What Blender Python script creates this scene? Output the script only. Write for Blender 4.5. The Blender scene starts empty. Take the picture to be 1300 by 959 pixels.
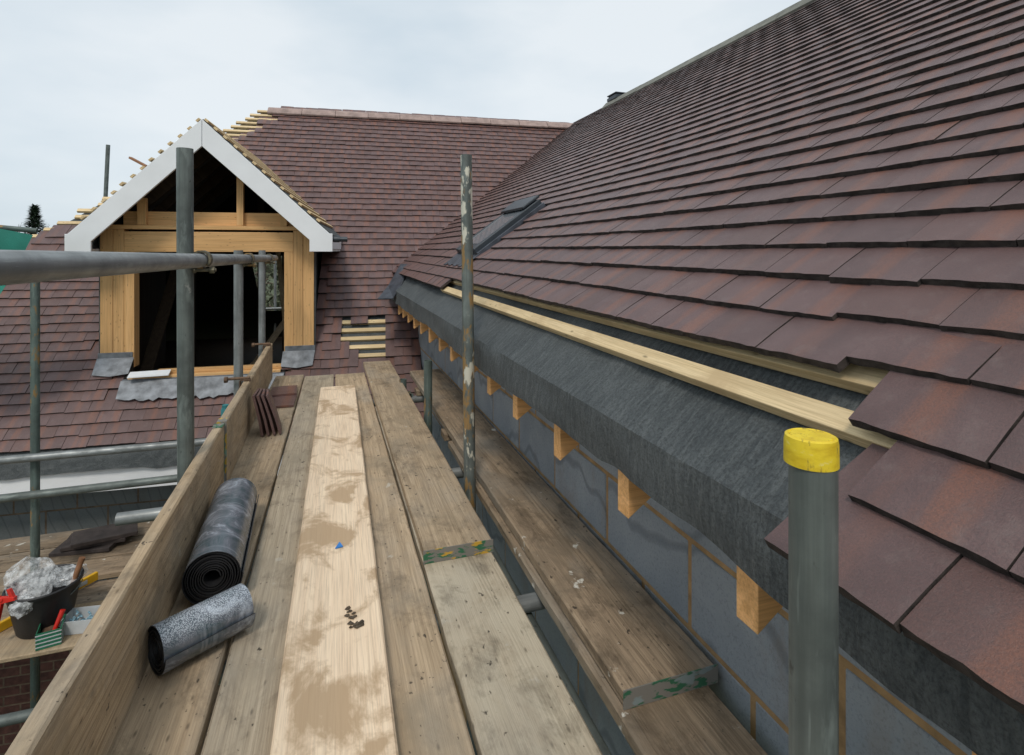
import bpy, bmesh, math, random
from mathutils import Vector, Matrix, noise
random.seed(7)
R = math.radians
PI = math.pi
C = bpy.context.scene.collection
CZ = 6.0                                   # eye height above the ground; heights below are given relative to the eye

# ------------------------------------------------------------------ camera, sky, sun
cam_d = bpy.data.cameras.new("camera")
cam = bpy.data.objects.new("camera", cam_d)
C.objects.link(cam)
cam.location = (0, 0, CZ)
cam.rotation_euler = (R(90), 0, -R(18.56))
cam_d.sensor_width = 36.0
cam_d.lens = 36.0 * 700 / 1300
cam_d.shift_y = -(479.5 - 318.0) / 1300
cam_d.clip_start = 0.02
cam_d.clip_end = 3000
bpy.context.scene.camera = cam
sc = bpy.context.scene
sc.view_settings.view_transform = 'Standard'
sc.view_settings.look = 'None'
sc.view_settings.exposure = 0.0
sc.view_settings.gamma = 1.0

SUN_EL, SUN_AZ = 52.0, 205.0               # azimuth: clockwise from +Y
world = bpy.data.worlds.new("World")
sc.world = world
world.use_nodes = True
nt = world.node_tree
nt.nodes.clear()
wo = nt.nodes.new('ShaderNodeOutputWorld')
sky = nt.nodes.new('ShaderNodeTexSky')
sky.sky_type = 'NISHITA'
sky.sun_disc = False
sky.sun_elevation = R(SUN_EL)
sky.sun_rotation = R(SUN_AZ)
sky.dust_density = 2.0
bg1 = nt.nodes.new('ShaderNodeBackground')
bg1.inputs['Strength'].default_value = 0.09
nt.links.new(sky.outputs[0], bg1.inputs['Color'])
tc = nt.nodes.new('ShaderNodeTexCoord')
mp = nt.nodes.new('ShaderNodeMapping')
mp.inputs['Scale'].default_value = (1.2, 1.2, 3.2)
nt.links.new(tc.outputs['Generated'], mp.inputs[0])
n1 = nt.nodes.new('ShaderNodeTexNoise')
n1.inputs['Scale'].default_value = 1.3
n1.inputs['Detail'].default_value = 5
n1.inputs['Roughness'].default_value = 0.5
nt.links.new(mp.outputs[0], n1.inputs['Vector'])
cr = nt.nodes.new('ShaderNodeValToRGB')
cr.color_ramp.elements[0].position = 0.36
cr.color_ramp.elements[0].color = (0.60, 0.725, 0.82, 1)
cr.color_ramp.elements[1].position = 0.64
cr.color_ramp.elements[1].color = (0.90, 0.96, 1.0, 1)
nt.links.new(n1.outputs[0], cr.inputs[0])
bg2 = nt.nodes.new('ShaderNodeBackground')
bg2.inputs['Strength'].default_value = 0.98
nt.links.new(cr.outputs[0], bg2.inputs['Color'])
mx = nt.nodes.new('ShaderNodeMixShader')
mx.inputs[0].default_value = 0.88          # a closed overcast deck, a little clear-sky blue left in it
nt.links.new(bg1.outputs[0], mx.inputs[1])
nt.links.new(bg2.outputs[0], mx.inputs[2])
nt.links.new(mx.outputs[0], wo.inputs['Surface'])

sun_d = bpy.data.lights.new("sun", 'SUN')
sun_d.energy = 1.5
sun_d.angle = R(12)
sun_d.color = (1.0, 0.93, 0.83)
sun = bpy.data.objects.new("sun", sun_d)
C.objects.link(sun)
sd = Vector((math.sin(R(SUN_AZ)) * math.cos(R(SUN_EL)), math.cos(R(SUN_AZ)) * math.cos(R(SUN_EL)), math.sin(R(SUN_EL))))
sun.rotation_euler = sd.to_track_quat('Z', 'Y').to_euler()
sun.location = sd * 60

# ------------------------------------------------------------------ material helpers
class NT:
    def __init__(s, name):
        s.m = bpy.data.materials.new(name)
        s.m.use_nodes = True
        s.t = s.m.node_tree
        s.b = s.t.nodes['Principled BSDF']
    def n(s, typ, **kw):
        x = s.t.nodes.new(typ)
        for k, v in kw.items():
            setattr(x, k, v)
        return x
    def l(s, a, b):
        s.t.links.new(a, b)
    def val(s, inp, v):
        if hasattr(v, 'is_output'):
            s.l(v, inp)
        else:
            inp.default_value = v
    def math(s, op, a, b=0.0, clamp=False):
        x = s.n('ShaderNodeMath', operation=op, use_clamp=clamp)
        s.val(x.inputs[0], a)
        s.val(x.inputs[1], b)
        return x.outputs[0]
    def ramp(s, v, stops):
        x = s.n('ShaderNodeValToRGB')
        e = x.color_ramp.elements
        while len(e) < len(stops):
            e.new(0.5)
        for i, (p, c) in enumerate(stops):
            e[i].position = p
            e[i].color = (c[0], c[1], c[2], 1) if not isinstance(c, (int, float)) else (c, c, c, 1)
        s.l(v, x.inputs[0])
        return x.outputs[0]
    def mix(s, f, a, b, mode='MIX'):
        x = s.n('ShaderNodeMix', data_type='RGBA', blend_type=mode)
        s.val(x.inputs[0], f)
        for i, v in ((6, a), (7, b)):
            if hasattr(v, 'is_output'):
                s.l(v, x.inputs[i])
            else:
                x.inputs[i].default_value = (v[0], v[1], v[2], 1)
        return x.outputs[2]
    def coords(s, scale=(1, 1, 1), rnd=True):
        t = s.n('ShaderNodeTexCoord')
        mp = s.n('ShaderNodeMapping')
        mp.inputs['Scale'].default_value = scale
        if rnd:
            oi = s.n('ShaderNodeObjectInfo')
            cm = s.n('ShaderNodeCombineXYZ')
            r = s.math('MULTIPLY', oi.outputs['Random'], 37.0)
            s.l(r, cm.inputs[0]); s.l(r, cm.inputs[1]); s.l(r, cm.inputs[2])
            s.l(cm.outputs[0], mp.inputs['Location'])
        s.l(t.outputs['Object'], mp.inputs[0])
        return mp.outputs[0]
    def noise(s, vec, scale, detail=4, rough=0.55, dist=0.0):
        x = s.n('ShaderNodeTexNoise')
        x.inputs['Scale'].default_value = scale
        x.inputs['Detail'].default_value = detail
        x.inputs['Roughness'].default_value = rough
        x.inputs['Distortion'].default_value = dist
        s.l(vec, x.inputs['Vector'])
        return x.outputs[0]
    def bump(s, h, strength=0.3, dist=0.01):
        x = s.n('ShaderNodeBump')
        x.inputs['Strength'].default_value = strength
        x.inputs['Distance'].default_value = dist
        s.l(h, x.inputs['Height'])
        s.l(x.outputs[0], s.b.inputs['Normal'])
    def rnd(s):
        return s.n('ShaderNodeObjectInfo').outputs['Random']

def lin(r, g, b):
    f = lambda v: (v / 255 / 12.92) if v / 255 < 0.04045 else ((v / 255 + 0.055) / 1.055) ** 2.4
    return (f(r), f(g), f(b))

def plain(name, col, rough=0.6, metal=0.0, var=0.15, sc_=8.0, bump=0.15):
    s = NT(name)
    v = s.coords()
    nz = s.noise(v, sc_, 5)
    d = [c * (1 - var * 1.6) for c in col]
    u = [min(1, c * (1 + var)) for c in col]
    s.l(s.ramp(nz, [(0.3, d), (0.7, u)]), s.b.inputs['Base Color'])
    s.b.inputs['Roughness'].default_value = rough
    s.b.inputs['Metallic'].default_value = metal
    s.bump(s.noise(v, sc_ * 8, 3), bump, 0.004)
    return s.m

def wood(name, light, dark, stain=None, stain_lo=0.5, stain_hi=0.62, knots=True, rough=0.75, grain=60, axis=1, spots=0.0, bump=0.35, dirt=0.0, rings=0.45):
    """sawn timber: growth-ring contours, fibres, knots; stain patches, dirt, cement splashes and scuffs for used boards"""
    s = NT(name)
    def kv(across, along):
        k = [across] * 3
        k[axis] = along
        return s.coords(tuple(k))
    low = s.noise(kv(7.0, 0.42), 1.0, 2, 0.4, 0.25)
    fr = s.math('FRACT', s.math('MULTIPLY', low, 15.0))
    ring = s.ramp(fr, [(0.0, 0.15), (0.5, 1.0), (0.86, 0.75), (1.0, 0.1)])
    fib = s.noise(kv(grain * 4.5, grain * 0.1), 1.0, 4, 0.65)
    med = s.noise(kv(grain, grain * 0.02), 1.0, 5, 0.62, 0.3)
    col = s.ramp(med, [(0.33, dark), (0.60, light)])
    inv = s.math('SUBTRACT', 1.0, ring)
    col = s.mix(s.math('MULTIPLY', inv, rings), col, [c * 0.72 for c in dark])
    col = s.mix(s.ramp(fib, [(0.36, 0.42), (0.54, 0.0)]), col, [c * 0.55 for c in dark])
    col = s.mix(s.ramp(fib, [(0.56, 0.0), (0.72, 0.30)]), col, [min(1, c * 1.25) for c in light])
    if stain:
        st = s.noise(s.coords((6, 4.2, 6)), 1.0, 7, 0.62, 0.5)
        col = s.mix(s.math('MULTIPLY', s.ramp(st, [(stain_lo, 0.0), (stain_hi, 1.0)]), 0.85), col, stain)
    if knots:
        vo = s.n('ShaderNodeTexVoronoi')
        s.l(kv(7.5, 2.6), vo.inputs['Vector'])
        kn = s.ramp(vo.outputs['Distance'], [(0.05, 1.0), (0.12, 0.35), (0.17, 0.0)])
        col = s.mix(s.math('MULTIPLY', kn, 0.8), col, [c * 0.35 for c in dark])
    if dirt:
        d1 = s.noise(s.coords((11, 6, 11)), 1.0, 9, 0.72, 0.4)
        col = s.mix(s.math('MULTIPLY', s.ramp(d1, [(0.50, 0.0), (0.66, 1.0)]), dirt), col, [c * 0.42 for c in dark])
        d2 = s.noise(s.coords((4, 1.6, 4)), 1.0, 6, 0.6)
        col = s.mix(s.math('MULTIPLY', s.ramp(d2, [(0.48, 0.0), (0.72, 1.0)]), dirt * 0.6), col, (0.36, 0.335, 0.29))
    if spots:
        sp = s.noise(s.coords((13, 11, 13)), 1.0, 6, 0.62)
        col = s.mix(s.math('MULTIPLY', s.ramp(sp, [(0.66, 0.0), (0.70, 1.0)]), spots), col, (0.60, 0.57, 0.50))
        sp2 = s.noise(s.coords((42, 26, 42)), 1.0, 3, 0.55)
        col = s.mix(s.math('MULTIPLY', s.ramp(sp2, [(0.68, 0.0), (0.72, 1.0)]), 0.85), col, (0.035, 0.028, 0.022))
        sp3 = s.noise(s.coords((90, 70, 90)), 1.0, 2, 0.5)
        col = s.mix(s.math('MULTIPLY', s.ramp(sp3, [(0.71, 0.0), (0.75, 1.0)]), 0.7), col, (0.05, 0.04, 0.03))
    rv = s.math('MULTIPLY_ADD', s.rnd(), 0.22)
    rv.node.inputs[2].default_value = 0.89
    hs = s.n('ShaderNodeHueSaturation')
    s.l(rv, hs.inputs['Value'])
    s.l(col, hs.inputs['Color'])
    s.l(hs.outputs[0], s.b.inputs['Base Color'])
    s.b.inputs['Roughness'].default_value = rough
    s.b.inputs['Specular IOR Level'].default_value = 0.25
    s.bump(s.math('ADD', s.math('MULTIPLY', fib, 0.8), s.math('MULTIPLY', ring, 0.5)), bump, 0.004)
    return s.m

def steel(name, rust=0.0, paint=0.0, base=(0.140, 0.162, 0.152), rough=0.52):
    s = NT(name)
    v = s.coords((6, 6, 6))
    a = s.noise(v, 1.5, 6, 0.6)
    v2 = s.coords((55, 55, 2.2))
    b = s.noise(v2, 1.0, 4, 0.6)
    col = s.ramp(a, [(0.3, [c * 0.62 for c in base]), (0.7, [c * 1.35 for c in base])])
    col = s.mix(s.ramp(b, [(0.42, 0.0), (0.62, 0.6)]), col, [c * 0.5 for c in base])
    lt = s.noise(s.coords((26, 26, 7)), 1.0, 5, 0.65)
    col = s.mix(s.ramp(lt, [(0.56, 0.0), (0.68, 0.5)]), col, [min(1, c * 2.0) for c in base])
    sc1 = s.noise(s.coords((160, 160, 9)), 1.0, 3, 0.6)
    col = s.mix(s.ramp(sc1, [(0.64, 0.0), (0.72, 0.28)]), col, [min(1, c * 2.0) for c in base])
    cem = s.noise(s.coords((18, 18, 8)), 1.0, 6, 0.6)
    col = s.mix(s.ramp(cem, [(0.70, 0.0), (0.73, 0.6)]), col, (0.42, 0.42, 0.39))
    sp = s.noise(s.coords((70, 70, 35)), 1.0, 3, 0.6)
    col = s.mix(s.ramp(sp, [(0.66, 0.0), (0.74, 0.7)]), col, (0.035, 0.032, 0.03))
    if rust:
        r = s.noise(s.coords((22, 22, 9)), 1.0, 4, 0.6)
        col = s.mix(s.ramp(r, [(0.60 - 0.08 * rust, 0.0), (0.66 - 0.08 * rust, 1.0)]), col, (0.29, 0.18, 0.07))
    if paint:
        r = s.noise(s.coords((16, 16, 7)), 1.0, 4, 0.55)
        col = s.mix(s.ramp(r, [(0.60, 0.0), (0.63, 1.0)]), col, (0.62, 0.60, 0.5))
    s.l(col, s.b.inputs['Base Color'])
    s.b.inputs['Metallic'].default_value = 0.25
    s.l(s.ramp(a, [(0.3, rough + 0.14), (0.7, rough - 0.06)]), s.b.inputs['Roughness'])
    s.bump(sp, 0.12, 0.002)
    return s.m

# roof tile: face colour, brown-red streak down the slope, from per-tile numbers stored in the mesh
def tile_material():
    s = NT('concrete_tile')
    uv = s.n('ShaderNodeUVMap', uv_map='face')
    idm = s.n('ShaderNodeUVMap', uv_map='number')
    sx = s.n('ShaderNodeSeparateXYZ'); s.l(uv.outputs[0], sx.inputs[0])
    si = s.n('ShaderNodeSeparateXYZ'); s.l(idm.outputs[0], si.inputs[0])
    r = s.rnd()
    r1 = s.math('FRACT', s.math('ADD', si.outputs[0], r))
    r2 = s.math('FRACT', s.math('ADD', si.outputs[1], s.math('MULTIPLY', r, 7.31)))
    r3 = s.math('FRACT', s.math('MULTIPLY', s.math('ADD', r1, r2), 13.7))
    cm = s.n('ShaderNodeCombineXYZ')
    s.l(s.math('MULTIPLY_ADD', r1, 41.0), cm.inputs[2])
    s.l(s.math('MULTIPLY', sx.outputs[0], 1.0), cm.inputs[0])
    s.l(sx.outputs[1], cm.inputs[1])
    mpv = s.n('ShaderNodeMapping'); mpv.inputs['Scale'].default_value = (9, 1.6, 1); s.l(cm.outputs[0], mpv.inputs[0])
    streakn = s.noise(mpv.outputs[0], 1.0, 4, 0.6)
    mpf = s.n('ShaderNodeMapping'); mpf.inputs['Scale'].default_value = (60, 60, 1); s.l(cm.outputs[0], mpf.inputs[0])
    fine = s.noise(mpf.outputs[0], 1.0, 4, 0.7)
    mpl = s.n('ShaderNodeMapping'); mpl.inputs['Scale'].default_value = (2.2, 1.5, 1); s.l(cm.outputs[0], mpl.inputs[0])
    large = s.noise(mpl.outputs[0], 1.0, 3, 0.5)
    base = s.ramp(large, [(0.3, (0.122, 0.065, 0.061)), (0.7, (0.172, 0.098, 0.092))])
    warm = s.math('MULTIPLY', s.ramp(r3, [(0.45, 0.0), (1.0, 1.0)]), 0.55)
    base = s.mix(warm, base, (0.150, 0.070, 0.054))
    # one or two soft red bands along the tile
    wob = s.math('MULTIPLY_ADD', streakn, 0.20); wob.node.inputs[2].default_value = -0.10
    def band(pos, wid):
        d = s.math('ABSOLUTE', s.math('SUBTRACT', s.math('ADD', sx.outputs[0], wob), pos))
        mr = s.n('ShaderNodeMapRange', interpolation_type='SMOOTHSTEP')
        s.l(d, mr.inputs[0])
        mr.inputs[1].default_value = wid * 0.25
        mr.inputs[2].default_value = wid
        mr.inputs[3].default_value = 1.0
        mr.inputs[4].default_value = 0.0
        return mr.outputs[0]
    p1 = s.math('MULTIPLY_ADD', r2, 0.5); p1.node.inputs[2].default_value = 0.32
    p2 = s.math('MULTIPLY_ADD', r3, 0.9); p2.node.inputs[2].default_value = 0.1
    b1 = s.math('MULTIPLY', band(p1, 0.20), s.ramp(r1, [(0.05, 0.0), (0.35, 0.80)]))
    b2 = s.math('MULTIPLY', band(p2, 0.10), s.ramp(r2, [(0.45, 0.0), (0.8, 0.6)]))
    bb = s.math('MULTIPLY', s.math('MAXIMUM', b1, b2), s.ramp(streakn, [(0.3, 0.45), (0.6, 1.0)]))
    col = s.mix(s.math('MULTIPLY', bb, 0.9), base, (0.25, 0.098, 0.058))
    col = s.mix(s.ramp(fine, [(0.35, 0.45), (0.62, 0.0)]), col, (0.060, 0.045, 0.045))
    mpg = s.n('ShaderNodeMapping'); mpg.inputs['Scale'].default_value = (150, 130, 1); s.l(cm.outputs[0], mpg.inputs[0])
    grit = s.noise(mpg.outputs[0], 1.0, 3, 0.75)
    col = s.mix(s.ramp(grit, [(0.60, 0.0), (0.70, 0.5)]), col, (0.24, 0.175, 0.155))
    col = s.mix(s.ramp(grit, [(0.30, 0.6), (0.42, 0.0)]), col, (0.030, 0.022, 0.022))
    mps = s.n('ShaderNodeMapping'); mps.inputs['Scale'].default_value = (5, 4, 1); s.l(cm.outputs[0], mps.inputs[0])
    dust = s.noise(mps.outputs[0], 1.0, 7, 0.7)
    col = s.mix(s.ramp(dust, [(0.54, 0.0), (0.75, 0.38)]), col, (0.22, 0.165, 0.15))
    val = s.math('MULTIPLY_ADD', r2, 0.22); val.node.inputs[2].default_value = 0.89
    hs = s.n('ShaderNodeHueSaturation'); s.l(val, hs.inputs['Value']); s.l(col, hs.inputs['Color'])
    s.l(hs.outputs[0], s.b.inputs['Base Color'])
    s.b.inputs['Roughness'].default_value = 0.45
    s.b.inputs['Specular IOR Level'].default_value = 0.62
    s.bump(s.math('ADD', fine, s.math('MULTIPLY', grit, 0.8)), 0.5, 0.003)
    return s.m

M = {}
def scuffed_yellow():
    s = NT('yellow_plastic')
    a = s.noise(s.coords((40, 40, 90)), 1.0, 5, 0.65)
    b = s.noise(s.coords((120, 120, 40)), 1.0, 4, 0.7)
    col = s.ramp(a, [(0.35, (0.62, 0.42, 0.015)), (0.6, (0.80, 0.60, 0.03))])
    col = s.mix(s.ramp(b, [(0.58, 0.0), (0.68, 0.75)]), col, (0.16, 0.11, 0.03))
    col = s.mix(s.ramp(a, [(0.64, 0.0), (0.72, 0.6)]), col, (0.82, 0.74, 0.30))
    s.l(col, s.b.inputs['Base Color'])
    s.l(s.ramp(b, [(0.4, 0.35), (0.7, 0.7)]), s.b.inputs['Roughness'])
    s.bump(b, 0.2, 0.001)
    return s.m
M['tile'] = tile_material()
M['tile_edge'] = plain('tile_edge_shaded', (0.050, 0.038, 0.033), 0.95, 0, 0.4, 60, 0.6)  # darker than the faces: shade on the down-facing edges put into the colour
M['ridge_grey'] = plain('ridge_tile_grey', (0.20, 0.20, 0.17), 0.8, 0, 0.2, 9)
M['ridge_pink'] = plain('ridge_tile_brown', (0.36, 0.265, 0.235), 0.8, 0, 0.2, 9)
M['board'] = wood('weathered_board', (0.55, 0.415, 0.275), (0.40, 0.295, 0.19), (0.32, 0.25, 0.17), 0.50, 0.66, spots=0.5, dirt=0.75, bump=0.6)
M['board_grey'] = wood('grey_board', (0.56, 0.46, 0.335), (0.43, 0.345, 0.245), (0.38, 0.315, 0.23), 0.52, 0.66, spots=0.4, dirt=0.65, bump=0.6)
M['board_pale'] = wood('cement_stained_board', (0.58, 0.485, 0.355), (0.47, 0.385, 0.275), (0.61, 0.53, 0.40), 0.42, 0.58, spots=0.3, dirt=0.7, bump=0.4, rings=0.2)
M['board_dark'] = wood('dirty_board', (0.37, 0.275, 0.185), (0.24, 0.175, 0.115), (0.19, 0.145, 0.10), 0.48, 0.62, spots=1.0, dirt=0.8, bump=0.6)
M['toe'] = wood('toe_board_wood', (0.51, 0.38, 0.245), (0.36, 0.26, 0.16), (0.29, 0.22, 0.14), 0.52, 0.68, spots=0.2, dirt=0.7, bump=0.6)
M['fresh'] = wood('new_plank', (0.86, 0.68, 0.49), (0.79, 0.60, 0.42), (0.43, 0.295, 0.175), 0.50, 0.585, rough=0.65, bump=0.15, rings=0.22, knots=False)
M['batten'] = wood('batten_wood', (0.80, 0.62, 0.37), (0.66, 0.49, 0.27), (0.56, 0.41, 0.23), 0.52, 0.66, knots=True, grain=80, rings=0.35)
M['pine'] = wood('pine_stud', (0.74, 0.45, 0.205), (0.66, 0.385, 0.16), None, axis=2, grain=34, rough=0.55, bump=0.10, rings=0.25)
M['pine_x'] = wood('pine_header', (0.74, 0.45, 0.205), (0.66, 0.385, 0.16), None, axis=0, grain=34, rough=0.55, bump=0.10, rings=0.25)
M['rafter'] = wood('rafter_wood', (0.78, 0.44, 0.19), (0.66, 0.35, 0.13), None, axis=0, grain=44, rough=0.65, bump=0.15, knots=False, rings=0.6)
M['ply'] = wood('ply_sheet', (0.48, 0.355, 0.22), (0.38, 0.275, 0.165), None, axis=0, knots=False, grain=25, dirt=0.5, rings=0.3)
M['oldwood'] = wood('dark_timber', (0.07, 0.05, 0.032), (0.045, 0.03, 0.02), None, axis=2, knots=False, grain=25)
M['steel'] = steel('galvanised_tube')
M['steel_light'] = steel('worn_galvanised_tube', base=(0.235, 0.25, 0.25), rough=0.42)
M['steel_rust'] = steel('rust_spotted_tube', 0.9, 1.0)
M['steel_green'] = steel('green_tinged_tube', 0.25, 0, (0.125, 0.165, 0.15))
M['coupler'] = steel('coupler_steel', 0.9, 0, (0.14, 0.125, 0.085), 0.6)
M['rusty'] = plain('rusty_iron', (0.15, 0.09, 0.055), 0.85, 0.1, 0.4, 30, 0.5)
M['yellow'] = scuffed_yellow()
M['white'] = plain('white_paint', (0.84, 0.86, 0.88), 0.45, 0, 0.03, 5, 0.02)
M['lead'] = plain('lead_sheet', (0.20, 0.215, 0.235), 0.5, 0.35, 0.3, 14, 0.25)
M['leadd'] = plain('dark_lead', (0.075, 0.085, 0.105), 0.42, 0.3, 0.3, 14, 0.25)
M['frame'] = plain('roof_window_frame', (0.042, 0.052, 0.062), 0.38, 0.3, 0.15, 9, 0.1)
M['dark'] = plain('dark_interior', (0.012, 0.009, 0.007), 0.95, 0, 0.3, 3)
M['black'] = plain('black_rubber', (0.018, 0.018, 0.02), 0.55, 0, 0.25, 12, 0.2)
M['green'] = plain('green_card', (0.02, 0.16, 0.085), 0.6, 0, 0.2, 40)
M['red'] = plain('red_plastic', (0.62, 0.025, 0.015), 0.4, 0, 0.1, 20)
M['card'] = plain('grey_card', (0.52, 0.54, 0.55), 0.7, 0, 0.06, 20)
M['bluebit'] = plain('blue_plastic', (0.03, 0.22, 0.62), 0.5, 0, 0.1, 30)
M['paleblue'] = plain('pale_blue_plugs', (0.28, 0.46, 0.55), 0.5, 0, 0.3, 60)
M['levely'] = plain('level_yellow', (0.75, 0.42, 0.015), 0.4, 0, 0.1, 20)
M['teal'] = plain('teal_can', (0.03, 0.20, 0.22), 0.5, 0, 0.2, 20)
M['handle'] = plain('hammer_handle_wood', (0.28, 0.13, 0.06), 0.6, 0, 0.2, 20)
M['slate'] = plain('dark_slab', (0.06, 0.045, 0.04), 0.75, 0, 0.3, 14, 0.4)
M['dirt'] = plain('dried_mud', (0.10, 0.075, 0.05), 0.95, 0, 0.4, 40, 0.5)
M['mortar'] = plain('brown_mortar', (0.36, 0.225, 0.105), 0.95, 0, 0.25, 18, 0.5)
M['soffit'] = plain('soffit_white', (0.60, 0.60, 0.58), 0.6, 0, 0.08, 4, 0.05)
M['mortar_dim'] = plain('shaded_mortar', (0.15, 0.105, 0.07), 0.95, 0, 0.25, 18, 0.5)  # brown mortar with the rear wall's shade put into its colour
M['brick'] = plain('dark_red_brick', (0.10, 0.04, 0.03), 0.9, 0, 0.3, 20, 0.4)

def block_material(name, kf):
    s = NT(name)
    v = s.coords((3, 3, 3))
    a = s.noise(v, 1.2, 5, 0.6, 0.6)
    col = s.ramp(a, [(0.3, (0.225, 0.258, 0.29)), (0.7, (0.325, 0.352, 0.375))])
    w = s.n('ShaderNodeTexWave', wave_type='RINGS', rings_direction='Y')
    w.inputs['Scale'].default_value = 2.3
    w.inputs['Distortion'].default_value = 7.0
    w.inputs['Detail'].default_value = 2
    w.inputs['Detail Scale'].default_value = 0.6
    s.l(s.coords((2.2, 2.2, 0.8)), w.inputs['Vector'])
    ln = s.ramp(w.outputs[0], [(0.0, 1.0), (0.07, 0.0)])
    col = s.mix(s.math('MULTIPLY', ln, 0.4), col, (0.06, 0.07, 0.085))
    g2 = s.noise(s.coords((130, 130, 130)), 1.0, 4, 0.75)
    col = s.mix(s.ramp(g2, [(0.36, 0.4), (0.48, 0.0)]), col, (0.12, 0.135, 0.15))
    col = s.mix(s.ramp(g2, [(0.60, 0.0), (0.72, 0.4)]), col, (0.36, 0.38, 0.39))
    sm = s.noise(s.coords((4.5, 4.5, 2.2)), 1.0, 7, 0.65)
    col = s.mix(s.math('MULTIPLY', s.ramp(sm, [(0.58, 0.0), (0.72, 1.0)]), 0.45), col, (0.24, 0.18, 0.12))
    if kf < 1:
        col = s.mix(0.62, col, (0.055, 0.058, 0.052))  # shade mixed into the block colour
    s.l(col, s.b.inputs['Base Color'])
    s.b.inputs['Roughness'].default_value = 0.85
    pit = s.noise(v, 60, 4, 0.75)
    s.bump(s.math('ADD', s.math('MULTIPLY', pit, 1.2), s.math('MULTIPLY', ln, -0.6)), 0.6, 0.004)
    return s.m
M['block'] = block_material('blue_grey_block', 1.0)
M['block_dim'] = block_material('shaded_grey_block', 0.5)  # same block, darkened in colour for the shade below the rear soffit

def felt_material():
    s = NT('fleece_underlay')
    v = s.coords((1, 1, 1), False)
    fine = s.noise(v, 170, 4, 0.8)
    st = s.noise(s.coords((18, 90, 18), False), 1.0, 4, 0.6, 0.5)
    lg = s.noise(v, 3.0, 4, 0.55, 0.6)
    col = s.ramp(lg, [(0.3, (0.055, 0.064, 0.068)), (0.7, (0.098, 0.110, 0.114))])
    col = s.mix(s.ramp(st, [(0.42, 0.0), (0.68, 0.5)]), col, (0.17, 0.185, 0.185))
    col = s.mix(s.ramp(fine, [(0.38, 0.55), (0.52, 0.0)]), col, (0.017, 0.02, 0.022))
    col = s.mix(s.ramp(fine, [(0.58, 0.0), (0.70, 0.25)]), col, (0.24, 0.26, 0.265))
    s.l(col, s.b.inputs['Base Color'])
    s.b.inputs['Roughness'].default_value = 0.8
    h = s.math('ADD', s.math('MULTIPLY', st, 1.0), s.math('MULTIPLY', fine, 0.6))
    s.bump(h, 0.9, 0.008)
    return s.m
M['felt'] = felt_material()

def roll_material(name, speck, lo=0.50):
    s = NT(name)
    v = s.coords((1, 1, 1))
    a = s.noise(v, 12, 8, 0.68, 0.9)
    col = s.ramp(a, [(0.36, (0.05, 0.08, 0.095)), (0.52, (0.125, 0.138, 0.165)), (0.66, (0.36, 0.40, 0.46))])
    st = s.noise(s.coords((5, 55, 5)), 1.0, 4, 0.6)
    col = s.mix(s.ramp(st, [(0.55, 0.0), (0.72, 0.55)]), col, (0.30, 0.33, 0.38))
    if speck:
        vo = s.n('ShaderNodeTexVoronoi')
        s.l(v, vo.inputs['Vector'])
        vo.inputs['Scale'].default_value = 360
        t = s.n('ShaderNodeTexCoord')
        sz = s.n('ShaderNodeSeparateXYZ')
        s.l(t.outputs['Object'], sz.inputs[0])
        up = s.n('ShaderNodeMapRange')
        s.l(s.math('ADD', sz.outputs[2], s.math('MULTIPLY', a, 0.03)), up.inputs[0])
        up.inputs[1].default_value = 0.024
        up.inputs[2].default_value = 0.058
        dots = s.ramp(vo.outputs['Distance'], [(0.34, 1.0), (0.56, 0.0)])
        col = s.mix(s.math('MULTIPLY', s.math('MULTIPLY', dots, up.outputs[0]), 0.68), col, (0.62, 0.68, 0.74))
    s.l(col, s.b.inputs['Base Color'])
    s.b.inputs['Roughness'].default_value = 0.27
    s.b.inputs['Specular IOR Level'].default_value = 0.7
    s.bump(a, 0.3, 0.003)
    return s.m
M['roll_big'] = roll_material('damp_proof_roll', False)
M['roll_small'] = roll_material('speckled_roll', True)

def endpaint(name, c1, c2):
    s = NT(name)
    v = s.coords((22, 22, 55))
    a = s.noise(v, 1.0, 4, 0.6)
    b = s.noise(s.coords((12, 12, 30)), 1.3, 3, 0.5)
    col = s.mix(s.ramp(a, [(0.50, 0.0), (0.54, 1.0)]), (0.20, 0.19, 0.17), c1)
    col = s.mix(s.ramp(b, [(0.58, 0.0), (0.62, 1.0)]), col, c2)
    s.l(col, s.b.inputs['Base Color'])
    s.b.inputs['Roughness'].default_value = 0.55
    return s.m
M['end_mixed'] = endpaint('painted_end_band', (0.03, 0.14, 0.07), (0.55, 0.33, 0.04))
M['end_green'] = endpaint('green_end_band', (0.03, 0.13, 0.07), (0.22, 0.27, 0.27))
M['end_yellow'] = endpaint('yellow_end_band', (0.50, 0.33, 0.04), (0.20, 0.34, 0.28))

def clear_bag():
    s = NT('clear_polythene')
    s.b.inputs['Base Color'].default_value = (0.94, 0.96, 0.97, 1)
    s.b.inputs['Roughness'].default_value = 0.2
    a = s.noise(s.coords((30, 30, 30)), 1.0, 4, 0.6)
    s.l(s.ramp(a, [(0.40, 0.12), (0.62, 0.55)]), s.b.inputs['Alpha'])
    s.bump(a, 0.25, 0.004)
    return s.m
M['bag'] = clear_bag()

def net_material():
    s = NT('green_debris_net')
    v = s.coords((1, 1, 1))
    a = s.noise(v, 3, 4)
    s.l(s.ramp(a, [(0.3, (0.012, 0.15, 0.115)), (0.7, (0.025, 0.27, 0.205))]), s.b.inputs['Base Color'])
    s.b.inputs['Roughness'].default_value = 0.6
    s.bump(s.noise(v, 160, 2), 0.4, 0.004)
    return s.m
M['net'] = net_material()

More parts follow.
